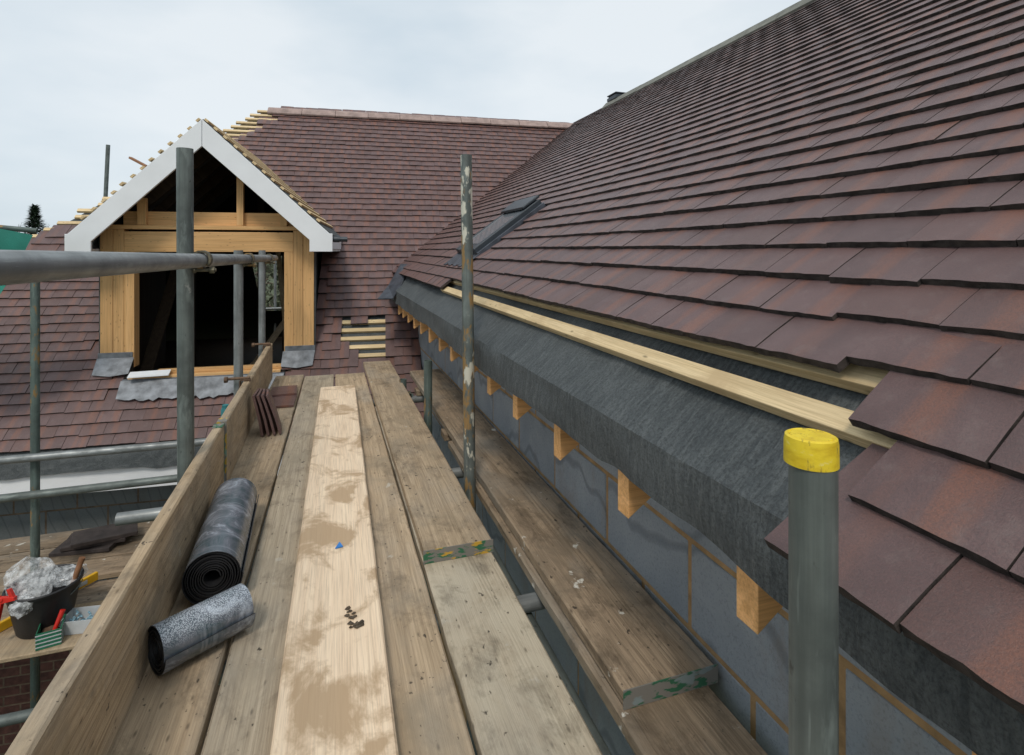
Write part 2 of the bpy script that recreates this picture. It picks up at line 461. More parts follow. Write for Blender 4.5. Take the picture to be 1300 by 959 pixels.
def leafm(name, c):
    s = NT(name)
    a = s.noise(s.coords((2, 2, 2)), 1.0, 3)
    s.l(s.ramp(a, [(0.3, [x * 0.6 for x in c]), (0.7, [x * 1.35 for x in c])]), s.b.inputs['Base Color'])
    s.b.inputs['Roughness'].default_value = 0.8
    return s.m
M['conifer'] = leafm('conifer_green', (0.045, 0.078, 0.045))
M['shrub'] = leafm('olive_leaf', (0.06, 0.07, 0.035))
M['bark'] = leafm('brown_twig', (0.13, 0.095, 0.07))
def ground_mat():
    s = NT('rough_grass')
    a = s.noise(s.coords((0.15, 0.15, 0.15)), 1.0, 6, 0.6)
    s.l(s.ramp(a, [(0.35, (0.035, 0.05, 0.018)), (0.6, (0.07, 0.085, 0.035)), (0.75, (0.13, 0.10, 0.065))]), s.b.inputs['Base Color'])
    s.b.inputs['Roughness'].default_value = 0.95
    return s.m
M['ground'] = ground_mat()
def glass_mat():
    s = NT('window_glass')
    s.b.inputs['Base Color'].default_value = (0.20, 0.22, 0.24, 1)
    s.b.inputs['Roughness'].default_value = 0.05
    s.b.inputs['Specular IOR Level'].default_value = 0.8
    return s.m
M['glass'] = glass_mat()

# ------------------------------------------------------------------ mesh helpers
class MB:
    def __init__(s):
        s.v = []; s.f = []; s.mi = []; s.uv = []; s.idn = []
    def add(s, vs, fs, mi=0, uv=None, idn=None):
        o = len(s.v)
        s.v += [tuple(p) for p in vs]
        for j, f in enumerate(fs):
            s.f.append([i + o for i in f])
            s.mi.append(mi[j] if isinstance(mi, (list, tuple)) else mi)
            if uv is not None:
                s.uv += [uv[i] for i in f]
                s.idn += [idn] * len(f)
    def box(s, lo, hi, mi=0, mat=None):
        x0, y0, z0 = lo; x1, y1, z1 = hi
        vs = [Vector(p) for p in ((x0, y0, z0), (x1, y0, z0), (x1, y1, z0), (x0, y1, z0), (x0, y0, z1), (x1, y0, z1), (x1, y1, z1), (x0, y1, z1))]
        if mat is not None:
            vs = [mat @ p for p in vs]
        s.add(vs, [(0, 3, 2, 1), (4, 5, 6, 7), (0, 1, 5, 4), (1, 2, 6, 5), (2, 3, 7, 6), (3, 0, 4, 7)], mi)
    def prism(s, poly, d, mi=0, mat=None):
        """poly: 2-D outline (x, z), extruded along y from d[0] to d[1]"""
        n = len(poly)
        vs = [Vector((p[0], d[0], p[1])) for p in poly] + [Vector((p[0], d[1], p[1])) for p in poly]
        if mat is not None:
            vs = [mat @ p for p in vs]
        fs = [tuple(range(n)), tuple(range(2 * n - 1, n - 1, -1))]
        fs += [(i, i + n, (i + 1) % n + n, (i + 1) % n) for i in range(n)]
        s.add(vs, fs, mi)
    def tube(s, a, b, r, seg=20, hollow=False, mi=0, r2=None):
        a = Vector(a); b = Vector(b); r2 = r if r2 is None else r2
        d = (b - a).normalized()
        q = d.to_track_quat('Z', 'Y')
        ring = lambda c, rr: [c + q @ Vector((rr * math.cos(2 * PI * i / seg), rr * math.sin(2 * PI * i / seg), 0)) for i in range(seg)]
        if not hollow:
            vs = ring(a, r) + ring(b, r2)
            fs = [(i, (i + 1) % seg, (i + 1) % seg + seg, i + seg) for i in range(seg)]
            fs += [tuple(range(seg - 1, -1, -1)), tuple(range(seg, 2 * seg))]
        else:
            ri = r * 0.84
            vs = ring(a + d * 0.12, ri) + ring(a, ri) + ring(a, r) + ring(b, r2) + ring(b, ri) + ring(b - d * 0.12, ri)
            fs = []
            for k in range(5):
                fs += [(k * seg + i, k * seg + (i + 1) % seg, (k + 1) * seg + (i + 1) % seg, (k + 1) * seg + i) for i in range(seg)]
            fs += [tuple(range(seg - 1, -1, -1)), tuple(range(5 * seg, 6 * seg))]
        s.add(vs, fs, mi)
    def lathe(s, prof, seg=32, mi=0, mat=None):
        vs = []
        for (r, z) in prof:
            for i in range(seg):
                p = Vector((r * math.cos(2 * PI * i / seg), r * math.sin(2 * PI * i / seg), z))
                vs.append(mat @ p if mat is not None else p)
        fs = []
        for k in range(len(prof) - 1):
            for i in range(seg):
                fs.append((k * seg + i, k * seg + (i + 1) % seg, (k + 1) * seg + (i + 1) % seg, (k + 1) * seg + i))
        s.add(vs, fs, mi)
    def mesh(s, name, mats, smooth=False, bevel=0.0, fix=True):
        me = bpy.data.meshes.new(name)
        me.from_pydata(s.v, [], s.f)
        for m in (mats if isinstance(mats, (list, tuple)) else [mats]):
            me.materials.append(m)
        me.polygons.foreach_set('material_index', s.mi)
        if s.uv:
            a = me.uv_layers.new(name='face'); b = me.uv_layers.new(name='number')
            a.data.foreach_set('uv', [c for p in s.uv for c in p])
            b.data.foreach_set('uv', [c for p in s.idn for c in p])
        if fix or bevel:
            bm = bmesh.new(); bm.from_mesh(me)
            if fix:
                bmesh.ops.recalc_face_normals(bm, faces=bm.faces)
            if bevel:
                bmesh.ops.bevel(bm, geom=[e for e in bm.edges if len(e.link_faces) == 2 and e.calc_face_angle(0) > 0.6], offset=bevel, segments=2, profile=0.5, affect='EDGES', clamp_overlap=True)
            bm.to_mesh(me); bm.free()
        if smooth:
            me.polygons.foreach_set('use_smooth', [True] * len(me.polygons))
            try:
                me.set_sharp_from_angle(angle=R(34))
            except Exception:
                pass
        me.update()
        return me

WL = {}
def link(o, parent=None):
    C.objects.link(o)
    if parent is not None:
        o.parent = parent
        o.matrix_parent_inverse = Matrix.Translation(-WL[parent.name])
    WL[o.name] = Vector(o.location) if parent is None else WL[parent.name]
    return o
def obj(name, mesh, parent=None, loc=None, mat=None, label=None):
    o = bpy.data.objects.new(name, mesh)
    if mat is not None:
        o.matrix_world = mat
    if loc is not None:
        o.location = loc
    C.objects.link(o)
    if parent is not None:
        o.parent = parent
        # parents sit unrotated at a translation
        o.matrix_parent_inverse = Matrix.Translation(-WL[parent.name])
    WL[o.name] = Vector(o.location)
    if label:
        o['label'] = label
    return o
def tag(o, label, cat, group=None):
    o['label'] = label; o['category'] = cat
    if group:
        o['group'] = group
    return o
def thing(name, label, cat, loc, group=None):
    o = bpy.data.objects.new(name, None)
    o.empty_display_size = 0.2
    o.location = loc
    C.objects.link(o)
    WL[o.name] = Vector(loc)
    return tag(o, label, cat, group)
def struct(name, mesh, loc=(0, 0, 0)):
    o = obj(name, mesh, None, loc)
    o['kind'] = 'structure'
    return o
def P(x, y, b):
    return Vector((x, y, b + CZ))
def box_part(name, lo, hi, mat, parent, bevel=0.004, label=None):
    """axis-aligned box, origin at its centre so that the grain starts from it"""
    c = Vector([(a + b) / 2 for a, b in zip(lo, hi)])
    m = MB(); m.box([a - k for a, k in zip(lo, c)], [b - k for b, k in zip(hi, c)])
    return obj(name, m.mesh(name, mat, bevel=bevel), parent, c, label=label)
def frame_mat(origin, x, y, z):
    m = Matrix.Identity(4)
    for i, a in enumerate((x, y, z)):
        for j in range(3):
            m[j][i] = a[j]
    m.translation = origin
    return m
def bar_part(name, a, b, w, h, mat, parent, up=Vector((0, 0, 1)), bevel=0.003, label=None):
    """rectangular timber from a to b; local y runs along it, w across, h along 'up'"""
    a = Vector(a); b = Vector(b)
    y = (b - a).normalized(); x = y.cross(up).normalized(); z = x.cross(y)
    L = (b - a).length
    m = MB(); m.box((-w / 2, 0, -h / 2), (w / 2, L, h / 2))
    return obj(name, m.mesh(name, mat, bevel=bevel), parent, mat=frame_mat(a, x, y, z), label=label)
def tube_part(name, a, b, r, mat, parent, hollow=True, label=None, seg=24):
    a = Vector(a); b = Vector(b)
    L = (b - a).length
    m = MB(); m.tube((0, 0, 0), (0, 0, L), r, seg, hollow)
    mw = Matrix.Translation(a) @ (b - a).to_track_quat('Z', 'Y').to_matrix().to_4x4()
    return obj(name, m.mesh(name, mat, smooth=True), parent, mat=mw, label=label)

# ------------------------------------------------------------------ ground
m = MB()
m.add([(-900, -900, 0), (900, -900, 0), (900, 900, 0), (-900, 900, 0)], [(0, 1, 2, 3)])
struct('ground', m.mesh('ground', M['ground']))

# ------------------------------------------------------------------ house
house = thing('house', 'house under re-roofing with red-brown tiled slopes meeting in a valley', 'house', (0.9, 5.0, 0))
PH = R(5)
EX = Vector((math.cos(PH), -math.sin(PH), 0))       # along the rear wing
NX = Vector((math.sin(PH), math.cos(PH), 0))        # away from the eye
Q0, BR, TP = 8.301, 1.97, math.tan(R(45.7))         # rear ridge: distance, height, slope
def EQ(e, q, b):
    p = EX * e + NX * q
    return Vector((p.x, p.y, b + CZ))
def rear_b(q):
    return BR - (Q0 - q) * TP
RIDGE_X, RIDGE_B, T2 = 3.76, 2.05, math.tan(R(36.2))
PROF = [(0.52, -0.366), (0.602, -0.308), (0.680, -0.240), (0.752, -0.171), (0.832, -0.114)]
k = 0
while PROF[-1][0] < RIDGE_X - 0.08:
    PROF.append((PROF[-1][0] + 0.1 * math.cos(R(36.35)), PROF[-1][1] + 0.1 * math.sin(R(36.35))))
def main_b(x):
    if x >= 0.832:
        return -0.114 + (x - 0.832) * math.tan(R(36.35))
    for (a, b), (c, d) in zip(PROF, PROF[1:]):
        if a <= x <= c:
            return b + (d - b) * (x - a) / (c - a)
    return PROF[0][1] + (x - PROF[0][0]) * 0.7
def valley_q(x, y_guess=6):
    return 0

# --- tiles
TW, TL, TT = 0.1642, 0.205, 0.0148
TILT = math.asin(0.0138 / 0.1)
def tile_geo(rng, detail=True):
    """one cambered plain tile: x across, y up the slope from the tail, z out of the roof"""
    nx = 9 if detail else 3
    xs = [-TW / 2 + TW * i / nx for i in range(nx + 1)]
    cam_ = rng.uniform(0.0005, 0.0022)
    top = []; bot = []
    for j, y in enumerate((0.0, 0.05, TL)):
        for x in xs:
            z = cam_ * (1 - (2 * x / TW) ** 2) - 0.0016 * (1 - y / TL) ** 2
            if j == 0:
                top.append((x, y + rng.uniform(-0.0014, 0.0014), TT + z - 0.0012))
                bot.append((x, y + rng.uniform(-0.001, 0.002), z + rng.uniform(-0.0006, 0.0004)))
            else:
                top.append((x, y, TT + z))
                bot.append((x, y, z))
    n = nx + 1
    vs = top + bot; o = len(top)
    fs = []; mi = []
    for j in range(2):
        for i in range(nx):
            fs.append((j * n + i, j * n + i + 1, (j + 1) * n + i + 1, (j + 1) * n + i)); mi.append(0)
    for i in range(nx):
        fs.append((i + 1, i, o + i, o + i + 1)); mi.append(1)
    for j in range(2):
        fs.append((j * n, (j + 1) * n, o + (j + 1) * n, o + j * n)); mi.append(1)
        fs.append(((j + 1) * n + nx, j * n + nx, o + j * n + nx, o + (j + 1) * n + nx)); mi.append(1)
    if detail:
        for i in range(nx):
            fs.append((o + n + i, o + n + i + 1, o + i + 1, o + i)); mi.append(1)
    uv = [(v[0] / TW + 0.5, v[1] / TW) for v in vs]
    return vs, fs, mi, uv
rng = random.Random(3)
VARIANTS = []
for i in range(30):
    vs, fs, mi, uv = tile_geo(rng)
    mb = MB(); mb.add(vs, fs, mi, uv, (rng.random(), rng.random()))
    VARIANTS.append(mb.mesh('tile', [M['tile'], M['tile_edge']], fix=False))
def tile_frame(origin, up_h, slope, rng, jit=1.0):
    """origin: where the tail lies; up_h: horizontal direction up the slope"""
    a = slope - TILT + R(rng.gauss(0, 0.25)) * jit
    y = up_h * math.cos(a) + Vector((0, 0, math.sin(a)))
    z = up_h * -math.sin(a) + Vector((0, 0, math.cos(a)))
    x = y.cross(z)
    mt = frame_mat(origin + z * rng.uniform(0, 0.0016) * jit + y * rng.gauss(0, 0.0014) * jit, x, y, z)
    return mt @ Matrix.Rotation(R(rng.gauss(0, 0.35)) * jit, 4, 'Z') @ Matrix.Rotation(R(rng.gauss(0, 0.3)) * jit, 4, 'Y')

eye = Vector((0, 0, CZ))
look = Vector((math.sin(R(18.56)), math.cos(R(18.56)), 0))
side = Vector((math.cos(R(18.56)), -math.sin(R(18.56)), 0))
def shown_size(p, nrm):
    """rough picture size of a tile, 0 when outside the frame"""
    d = p - eye
    Z = d.dot(look)
    if Z < 0.1:
        return 0
    u = 650 + 700 * d.dot(side) / Z; v = 318 - 700 * d.z / Z
    if not (-40 < u < 1340 and -40 < v < 990):
        return 0
    return abs(nrm.dot(d.normalized())) / d.length_squared

tiles = []      # (size, roof key, matrix)
rng = random.Random(11)
# main slope: rows of tiles running away from the eye
for k, (px, pb) in enumerate(PROF):
    nx_, nb_ = PROF[k + 1] if k + 1 < len(PROF) else (px + 0.0806, pb + 0.0593)
    sl = math.atan2(nb_ - pb, nx_ - px)
    if k >= 3:
        sl = R(36.35)
    off = 0.0 if k % 2 else 0.5 * 0.1665
    y = -1.2 + off + {1: 0.04, 2: 0.02}.get(k, 0)
    wave = rng.uniform(0, 6)
    # where the tiling of the lowest three courses stops, and starts again at the far end
    gap = {0: (0.50, 99), 1: (0.51, 99), 2: (0.58, 3.46)}.get(k)
    i = 0
    while y < 8.2:
        yc = y + TW / 2
        ok = True
        if gap and gap[0] < yc < gap[1]:
            ok = False
        # stop beyond the valley
        q = NX.dot(Vector((px, yc, 0)))
        if rear_b(q) > main_b(px) + 0.12:
            ok = False
        # hole of the roof window
        if 0.93 < px + 0.03 < 1.38 and 3.44 < yc < 3.98:
            ok = False
        if ok:
            sag = 0.004 * math.sin(yc * 1.7 + wave) + (0.0 if k > 5 else ({3: -0.023, 4: -0.016, 5: -0.007}.get(k, 0) if yc > 0.70 else 0))
            sl_n = Vector((-math.sin(sl), 0, math.cos(sl)))
            o = P(px, yc, pb) + Vector((math.cos(sl), 0, math.sin(sl))) * sag
            mt = tile_frame(o, Vector((1, 0, 0)), sl, rng)
            tiles.append((shown_size(o, sl_n), 'main', mt))
        y += 0.1665
        i += 1
# rear slope: ridge row 0 down to the eaves
DC = -1.465                                 # dormer centre along the rear wing
def dormer_top(e):
    return 1.14 - abs(e - DC) * 0.93
SLR = R(45.7)
gap_rows = {37: (-0.36, 0.10), 38: (-0.36, 0.09), 39: (-0.36, 0.03), 40: (-0.36, 0.06), 41: (-0.245, 0.07), 42: (-0.245, 0.07)}
rear_n = Vector((NX.x * -math.sin(SLR), NX.y * -math.sin(SLR), math.cos(SLR)))
def hip_e(q):
    return (q - 8.283) - 1.611
for k in range(-0, 49):
    q = Q0 - (k + 0.75) * 0.1 * math.cos(SLR)
    b = rear_b(q)
    e = -5.6 + (0.0 if k % 2 else 0.083)
    wave = rng.uniform(0, 6)
    while e < 4.2:
        ec = e + TW / 2
        ok = ec > hip_e(q) + 0.06
        # battens still bare beside the hip and the dormer valley
        if k < 9 and ec < hip_e(q) + 0.30 + 0.04 * ((k * 7) % 3):
            ok = False
        if 0.14 < b < 1.12 and ec < DC:
            ok = False
        # inside the dormer
        xl = ec - DC + max(0, q - 5.45) * math.tan(PH)
        if abs(xl) < 0.945 and q > 5.42 and b < dormer_top(ec) - 0.10:
            ok = False
        if abs(ec - DC) < 0.64 and 5.15 < q < 5.5:
            ok = False
        p = EQ(ec, q, b)
        if b > -0.42 and p.x > 0.60 and main_b(p.x) > b + 0.12:
            ok = False
        if p.x > 0.84 and b < -0.3:
            ok = False
        g = gap_rows.get(k)
        if g and g[0] < ec < g[1]:
            ok = (k == 37 and abs(ec + 0.13) < 0.09)
        if ok:
            sag = 0.003 * math.sin(ec * 1.9 + wave) + rng.gauss(0, 0.0015)
            o = EQ(ec, q, b) + (NX * math.cos(SLR) + Vector((0, 0, math.sin(SLR)))) * sag
            tiles.append((shown_size(o, rear_n), 'rear', tile_frame(o, NX, SLR, rng, 1.6)))
        e += 0.1665
tiles.sort(key=lambda t: -t[0])

# --- roof bodies: felt-covered sheets under the tiles
def felt_sheet(pts_u, fn, nu, nv, thick, wrinkle=0.0):
    pass
m = MB()
# main slope: fleece underlay from the drip at the eaves up to the ridge, wrinkled near the eaves
sec = [(0.600, -0.487), (0.599, -0.45), (0.598, -0.415), (0.598, -0.395), (0.598, -0.3735), (0.64, -0.336), (0.68, -0.301), (0.73, -0.257), (0.79, -0.205), (0.88, -0.140), (1.2, 0.0955)]
ys = [-1.4 + 0.025 * i for i in range(289)]
def felt_off(y, j):
    w = noise.noise(Vector((y * 2.2, j * 0.35, 1.7))) * 0.014 + noise.noise(Vector((y * 7.0, j * 0.6, 4.1))) * 0.008 + noise.noise(Vector((y * 16.0 + j * 1.3, j * 0.8, 9.1))) * 0.004
    if j == 0:
        w *= 1.0
    return w * (1.0 if j < 9 else 0.2)
vs = []; fs = []
ns = len(sec)
for a, y in enumerate(ys):
    for j, (x, b) in enumerate(sec):
        w = felt_off(y, j)
        low = noise.noise(Vector((y * 1.6, 9.2, 0))) * 0.02 + noise.noise(Vector((y * 9, 3.2, 0))) * 0.007 if j == 0 else 0
        w *= 0.45 if j == 4 else (0.7 if j in (3, 5) else 1)
        vs.append((x - w * (0.9 if j <= 4 else 0.6), y, b + CZ + (w * 0.8 if j >= 4 else 0) + low))
for a in range(len(ys) - 1):
    for j in range(ns - 1):
        i = a * ns + j
        fs.append((i, i + 1, i + ns + 1, i + ns))
m.add(vs, fs)
# upper part, a plain sheet reaching the ridge, and the back slope behind the ridge
z0 = main_b(1.2) - 0.03
yv = 8.6
m.add([P(1.2, -1.4, 0.0955), P(1.2, yv, 0.0955), P(RIDGE_X, yv, RIDGE_B - 0.07), P(RIDGE_X, -1.4, RIDGE_B - 0.07),
       P(7.6, -1.4, -0.8), P(7.6, yv, -0.8)], [(0, 1, 2, 3), (3, 2, 5, 4)])
main_roof = obj('main_roof', m.mesh('main_roof', M['felt'], smooth=True, fix=False), house)
main_roof['label'] = 'grey fleece underlay left bare along the eaves below the tiles'

m = MB()
OFF = 0.055
def RQ(e, q):
    return EQ(e, q, rear_b(q) - OFF)
qb = 4.98
hole = (DC - 0.87, DC + 0.87, 5.30, 7.3)
for quad in (((hip_e(qb), qb), (hole[0], qb), (hole[0], 7.3), (hip_e(7.3), 7.3)), ((hole[1], qb), (4.4, qb), (4.4, 7.3), (hole[1], 7.3)),
             ((hole[0], qb), (hole[1], qb), (hole[1], hole[2]), (hole[0], hole[2])), ((hip_e(7.3), 7.3), (4.4, 7.3), (4.4, Q0), (hip_e(Q0), Q0))):
    m.add([RQ(*p) for p in quad], [(0, 1, 2, 3)])
rear_roof = obj('rear_roof', m.mesh('rear_roof', M['felt']), house)

N_OWN = 300
fields = {'main': MB(), 'rear': MB()}
parents = {'main': main_roof, 'rear': rear_roof}
rng = random.Random(5)
for i, (sz, key, mt) in enumerate(tiles):
    if i < N_OWN:
        obj('tile', VARIANTS[rng.randrange(30)], parents[key], mat=mt)
    else:
        vs, fs, mi, uv = tile_geo(rng, False)
        fields[key].add([mt @ Vector(v) for v in vs], fs, mi, uv, (rng.random(), rng.random()))
for key, mb in fields.items():
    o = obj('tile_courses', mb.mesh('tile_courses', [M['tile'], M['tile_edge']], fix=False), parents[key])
    o['kind'] = 'stuff'

# --- battens on the main eaves
NRM = Vector((-0.656, 0, 0.755)); UPS = Vector((0.755, 0, 0.656))
def batten(a, b, w, h, up, parent, name='batten'):
    return bar_part(name, a, b, w, h, M['batten'], parent, up, 0.002)
f1 = P(0.722, 0, -0.2638) + NRM * 0.0150
batten(f1 + Vector((0, 0.42, 0)), f1 + Vector((0, 3.50, 0.004)), 0.038, 0.025, NRM, main_roof)
f2 = P(0.790, 0, -0.2045) + NRM * 0.017
batten(f2 + Vector((0, 0.40, 0)), f2 + Vector((0, 3.55, 0)), 0.05, 0.025, NRM, main_roof)

# --- bare battens of the rear slope
def rear_batten(e0, e1, row, out=0.0):
    q = Q0 - row * 0.1 * math.cos(SLR)
    up = Vector((NX.x * -math.sin(SLR), NX.y * -math.sin(SLR), math.cos(SLR)))
    a = EQ(e0, q, rear_b(q)) + up * (-OFF + 0.019 + out); b = EQ(e1, q, rear_b(q)) + up * (-OFF + 0.019 + out)
    batten(a, b, 0.042, 0.028, up, rear_roof)
for r_ in range(0, 10):
    q = Q0 - (r_ + 0.4) * 0.1 * math.cos(SLR)
    rear_batten(hip_e(q) - 0.01 + random.uniform(-0.03, 0.02), hip_e(q) + 0.46, r_ + 0.4, 0.02)
for r_ in range(10, 26):
    q = Q0 - (r_ + 0.4) * 0.1 * math.cos(SLR)
    rear_batten(hip_e(q) + random.uniform(-0.05, 0.05), min(DC - 0.2, hip_e(q) + 0.9), r_ + 0.4, 0.015)
for r_ in range(37, 44):
    rear_batten(-0.52, 0.20, r_ + 0.35, 0.012)

# --- ridges
def ridge_piece(name, a, d, L, w, drop, mat, parent, up=0.05):
    d = d.normalized(); sx = d.cross(Vector((0, 0, 1)))
    m = MB()
    o = [(-w, -drop), (-w * 0.45, -drop * 0.25), (0, 0), (w * 0.45, -drop * 0.25), (w, -drop)]
    inn = [(x * 0.93, z - 0.018) for x, z in o]
    poly = o + inn[::-1]
    m.prism(poly, (0, L - 0.006))
    return obj(name, m.mesh(name, mat, bevel=0.0), parent, mat=frame_mat(a, sx, d, Vector((0, 0, 1))))
y = -1.2
while y < 6.55:
    ridge_piece('ridge_tile', P(RIDGE_X, y, RIDGE_B + 0.035 + random.uniform(-0.003, 0.003)), Vector((0, 1, 0)), 0.45, 0.135, 0.115, M['ridge_grey'], main_roof)
    y += 0.45
e = -1.50
while e < 3.6:
    ridge_piece('ridge_tile', EQ(e, Q0, BR + 0.035 + 0.02 * (e + 1.5) / 5 + random.uniform(-0.003, 0.003)), EX, 0.45, 0.12, 0.10, M['ridge_pink'], rear_roof)
    e += 0.45
# dark ventilator at the end of the bedded ridge
m = MB()
m.box((-0.08, 0.0, -0.05), (0.08, 0.22, 0.012)); m.box((-0.095, -0.015, 0.0122), (0.095, 0.235, 0.030)); m.box((-0.07, 0.22, -0.04), (0.07, 0.28, 0.005))
obj('ridge_vent', m.mesh('ridge_vent', M['frame'], bevel=0.012), house, P(RIDGE_X, 6.57, RIDGE_B + 0.05))

# --- roof window in the main slope
rw_a = R(36.35)
up_s = Vector((math.cos(rw_a), 0, math.sin(rw_a))); nn = Vector((-math.sin(rw_a), 0, math.cos(rw_a)))
rwm = frame_mat(P(0.93, 3.97, main_b(0.93)), Vector((0, -1, 0)), up_s, nn)
rw = obj('roof_window', None, house, mat=Matrix.Translation(rwm.translation))
rw.name = 'roof_window'
def rw_box(name, lo, hi, mat, bev=0.006):
    m = MB(); m.box(lo, hi)
    return obj(name, m.mesh(name, mat, bevel=bev), rw, mat=rwm)
RWW, RWL = 0.52, 0.57
rw_box('frame', (0, 0, 0.0), (0.06, RWL, 0.062), M['frame'])
rw_box('frame', (RWW - 0.06, 0, 0.0), (RWW, RWL, 0.062), M['frame'])
rw_box('frame', (0.061, RWL - 0.09, 0.0), (RWW - 0.061, RWL, 0.064), M['frame'])
rw_box('frame', (0.061, 0, 0.0), (RWW - 0.061, 0.07, 0.056), M['frame'])
rw_box('hood', (0.02, RWL - 0.13, 0.066), (RWW - 0.02, RWL + 0.02, 0.086), M['frame'])
rw_box('pane', (0.058, 0.068, 0.045), (RWW - 0.058, RWL - 0.088, 0.058), M['glass'], 0)
m = MB()
for i in range(8):
    x0 = -0.04 + 0.075 * i
    m.box((x0, -0.13 + 0.012 * (i % 2), 0.012), (x0 + 0.0746, 0.01, 0.020))
m.box((-0.03, 0, 0.0), (-0.003, RWL, 0.03)); m.box((RWW + 0.003, 0, 0.0), (RWW + 0.03, RWL, 0.03))
obj('apron_flashing', m.mesh('apron_flashing', M['leadd'], bevel=0.002), rw, mat=rwm)

# --- lead saddle at the foot of the valley
m = MB()
vs = []
A_ = P(0.59, 5.33, -0.355); 
pts = [(0.44, 5.02, -0.50), (0.57, 4.94, -0.49), (0.66, 5.02, -0.37), (0.80, 5.50, -0.20), (0.72, 5.62, -0.20), (0.56, 5.28, -0.40)]
for x, y_, b in pts:
    vs.append(P(x, y_ + 0.14, b + 0.06))
for x, y_, b in pts:
    vs.append(P(x, y_ + 0.14, b + 0.05))
m.add(vs, [(0, 1, 5), (1, 2, 5), (2, 3, 4, 5), (11, 7, 6), (11, 8, 7), (11, 10, 9, 8), (0, 6, 7, 1), (1, 7, 8, 2), (2, 8, 9, 3), (3, 9, 10, 4), (4, 10, 11, 5), (5, 11, 6, 0)])
obj('valley_saddle', m.mesh('valley_saddle', M['leadd']), house)

# --- block wall under the eaves
WX = 0.865
wall = obj('block_wall', None, house, mat=Matrix.Translation(P(WX, 2.5, -3)))
m = MB()
m.box((WX + 0.0025, -1.5, 0), (WX + 0.25, 5.9, CZ - 0.16))
mort = obj('mortar_bed', m.mesh('mortar_bed', M['mortar']), wall)
m = MB(); m.box((-0.05, -0.2095, -0.1060), (0.1, 0.2095, 0.1060))
bm_ = m.mesh('block', M['block'], bevel=0.004)
for cidx in range(-1, 8):
    zc = -0.728 - 0.225 * cidx - 0.5 * 0.225
    y0 = 1.174 - 0.433 / 2 + (0.2165 if cidx % 2 else 0) - 0.433 * 5
    for j in range(18):
        yc = y0 + 0.433 * j
        if yc < -1.2 or yc > 5.7:
            continue
        obj('block', bm_, wall, P(WX + 0.05 + random.uniform(-0.0015, 0.0015), yc, zc))
# --- rafter feet
for yr in (0.02, 0.36, 0.70, 1.08, 1.45, 1.82, 2.15, 2.5, 2.867, 3.18, 3.52, 3.865, 4.18, 4.5, 4.82, 5.12):
    m = MB()
    poly = [(0.0, 0.0), (0.0, -0.135), (0.30, 0.07), (0.30, 0.22)]
    m.prism(poly, (-0.0235, 0.0235))
    obj('rafter', m.mesh('rafter', M['rafter'], bevel=0.0015), house, P(0.622, yr, -0.452 + random.uniform(-0.006, 0.004)))

# --- rear wing below the eaves: drooping felt, fascia, wall
rear_wall = obj('rear_wall', None, house, mat=Matrix.Translation(EQ(-2.5, 5.1, -3)))
rot = frame_mat(EQ(0, 0, 0), EX, NX, Vector((0, 0, 1)))          # local x = along, y = away, z = height from eye
def rbox(name, lo, hi, mat, parent, bevel=0.003, label=None):
    c = Vector([(a + b) / 2 for a, b in zip(lo, hi)])
    m = MB(); m.box([a - k_ for a, k_ in zip(lo, c)], [b - k_ for b, k_ in zip(hi, c)])
    return obj(name, m.mesh(name, mat, bevel=bevel), parent, mat=rot @ Matrix.Translation(c), label=label)
vs = []; fs = []
for i in range(60):
    e = -5.5 + 0.1 * i
    w = 0.035 * noise.noise(Vector((e * 1.7, 0, 0))) + 0.03 * noise.noise(Vector((e * 5, 2, 0)))
    for j, (q, b) in enumerate(((5.02, -1.45), (4.93, -1.505), (4.895, -1.545), (4.885, -1.62), (4.875 - abs(w) * 0.6, -1.70 + w))):
        vs.append(EQ(e, q - w * 0.15 * j, b))
for i in range(59):
    for j in range(4):
        k_ = i * 5 + j
        fs.append((k_, k_ + 1, k_ + 6, k_ + 5))
m = MB(); m.add(vs, fs)
obj('eaves_felt', m.mesh('eaves_felt', M['felt'], smooth=True), house)
rbox('fascia', (-5.5, 4.90, -1.87), (0.3, 4.925, -1.55), M['white'], house)
rbox('soffit', (-5.5, 4.926, -1.865), (0.3, 5.16, -1.85), M['soffit'], house)
m = MB()
m.box((-5.5, 5.161, -CZ), (0.84, 5.4, -1.50))
obj('mortar_bed', m.mesh('mortar_bed', M['mortar_dim']), rear_wall, mat=rot)
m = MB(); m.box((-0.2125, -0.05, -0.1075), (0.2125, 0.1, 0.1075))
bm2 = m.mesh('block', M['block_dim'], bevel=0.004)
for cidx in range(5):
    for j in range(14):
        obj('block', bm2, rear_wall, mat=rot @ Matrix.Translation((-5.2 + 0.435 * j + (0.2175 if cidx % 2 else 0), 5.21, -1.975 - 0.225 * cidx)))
m = MB(); m.box((-0.1075, -0.05, -0.0325), (0.1075, 0.05, 0.0325))
bk = m.mesh('brick', M['brick'], bevel=0.003)
for cidx in range(22):
    for j in range(9):
        obj('brick', bk, rear_wall, mat=rot @ Matrix.Translation((-3.55 + 0.225 * j + (0.1125 if cidx % 2 else 0), 5.21, -3.03 - 0.075 * cidx)))

# --- dormer
dormer = obj('dormer', None, house, mat=Matrix.Translation(EQ(DC, 5.45, -0.95)))
dormer['label'] = 'unfinished dormer with bare pine framing and white bargeboards'
QF = 5.45
def D(x, q, b):
    return EQ(DC + x, q, b)
def dbox(name, lo, hi, mat, bevel=0.003, label=None):
    return rbox(name, (DC + lo[0], lo[1], lo[2]), (DC + hi[0], hi[1], hi[2]), mat, dormer, bevel, label)
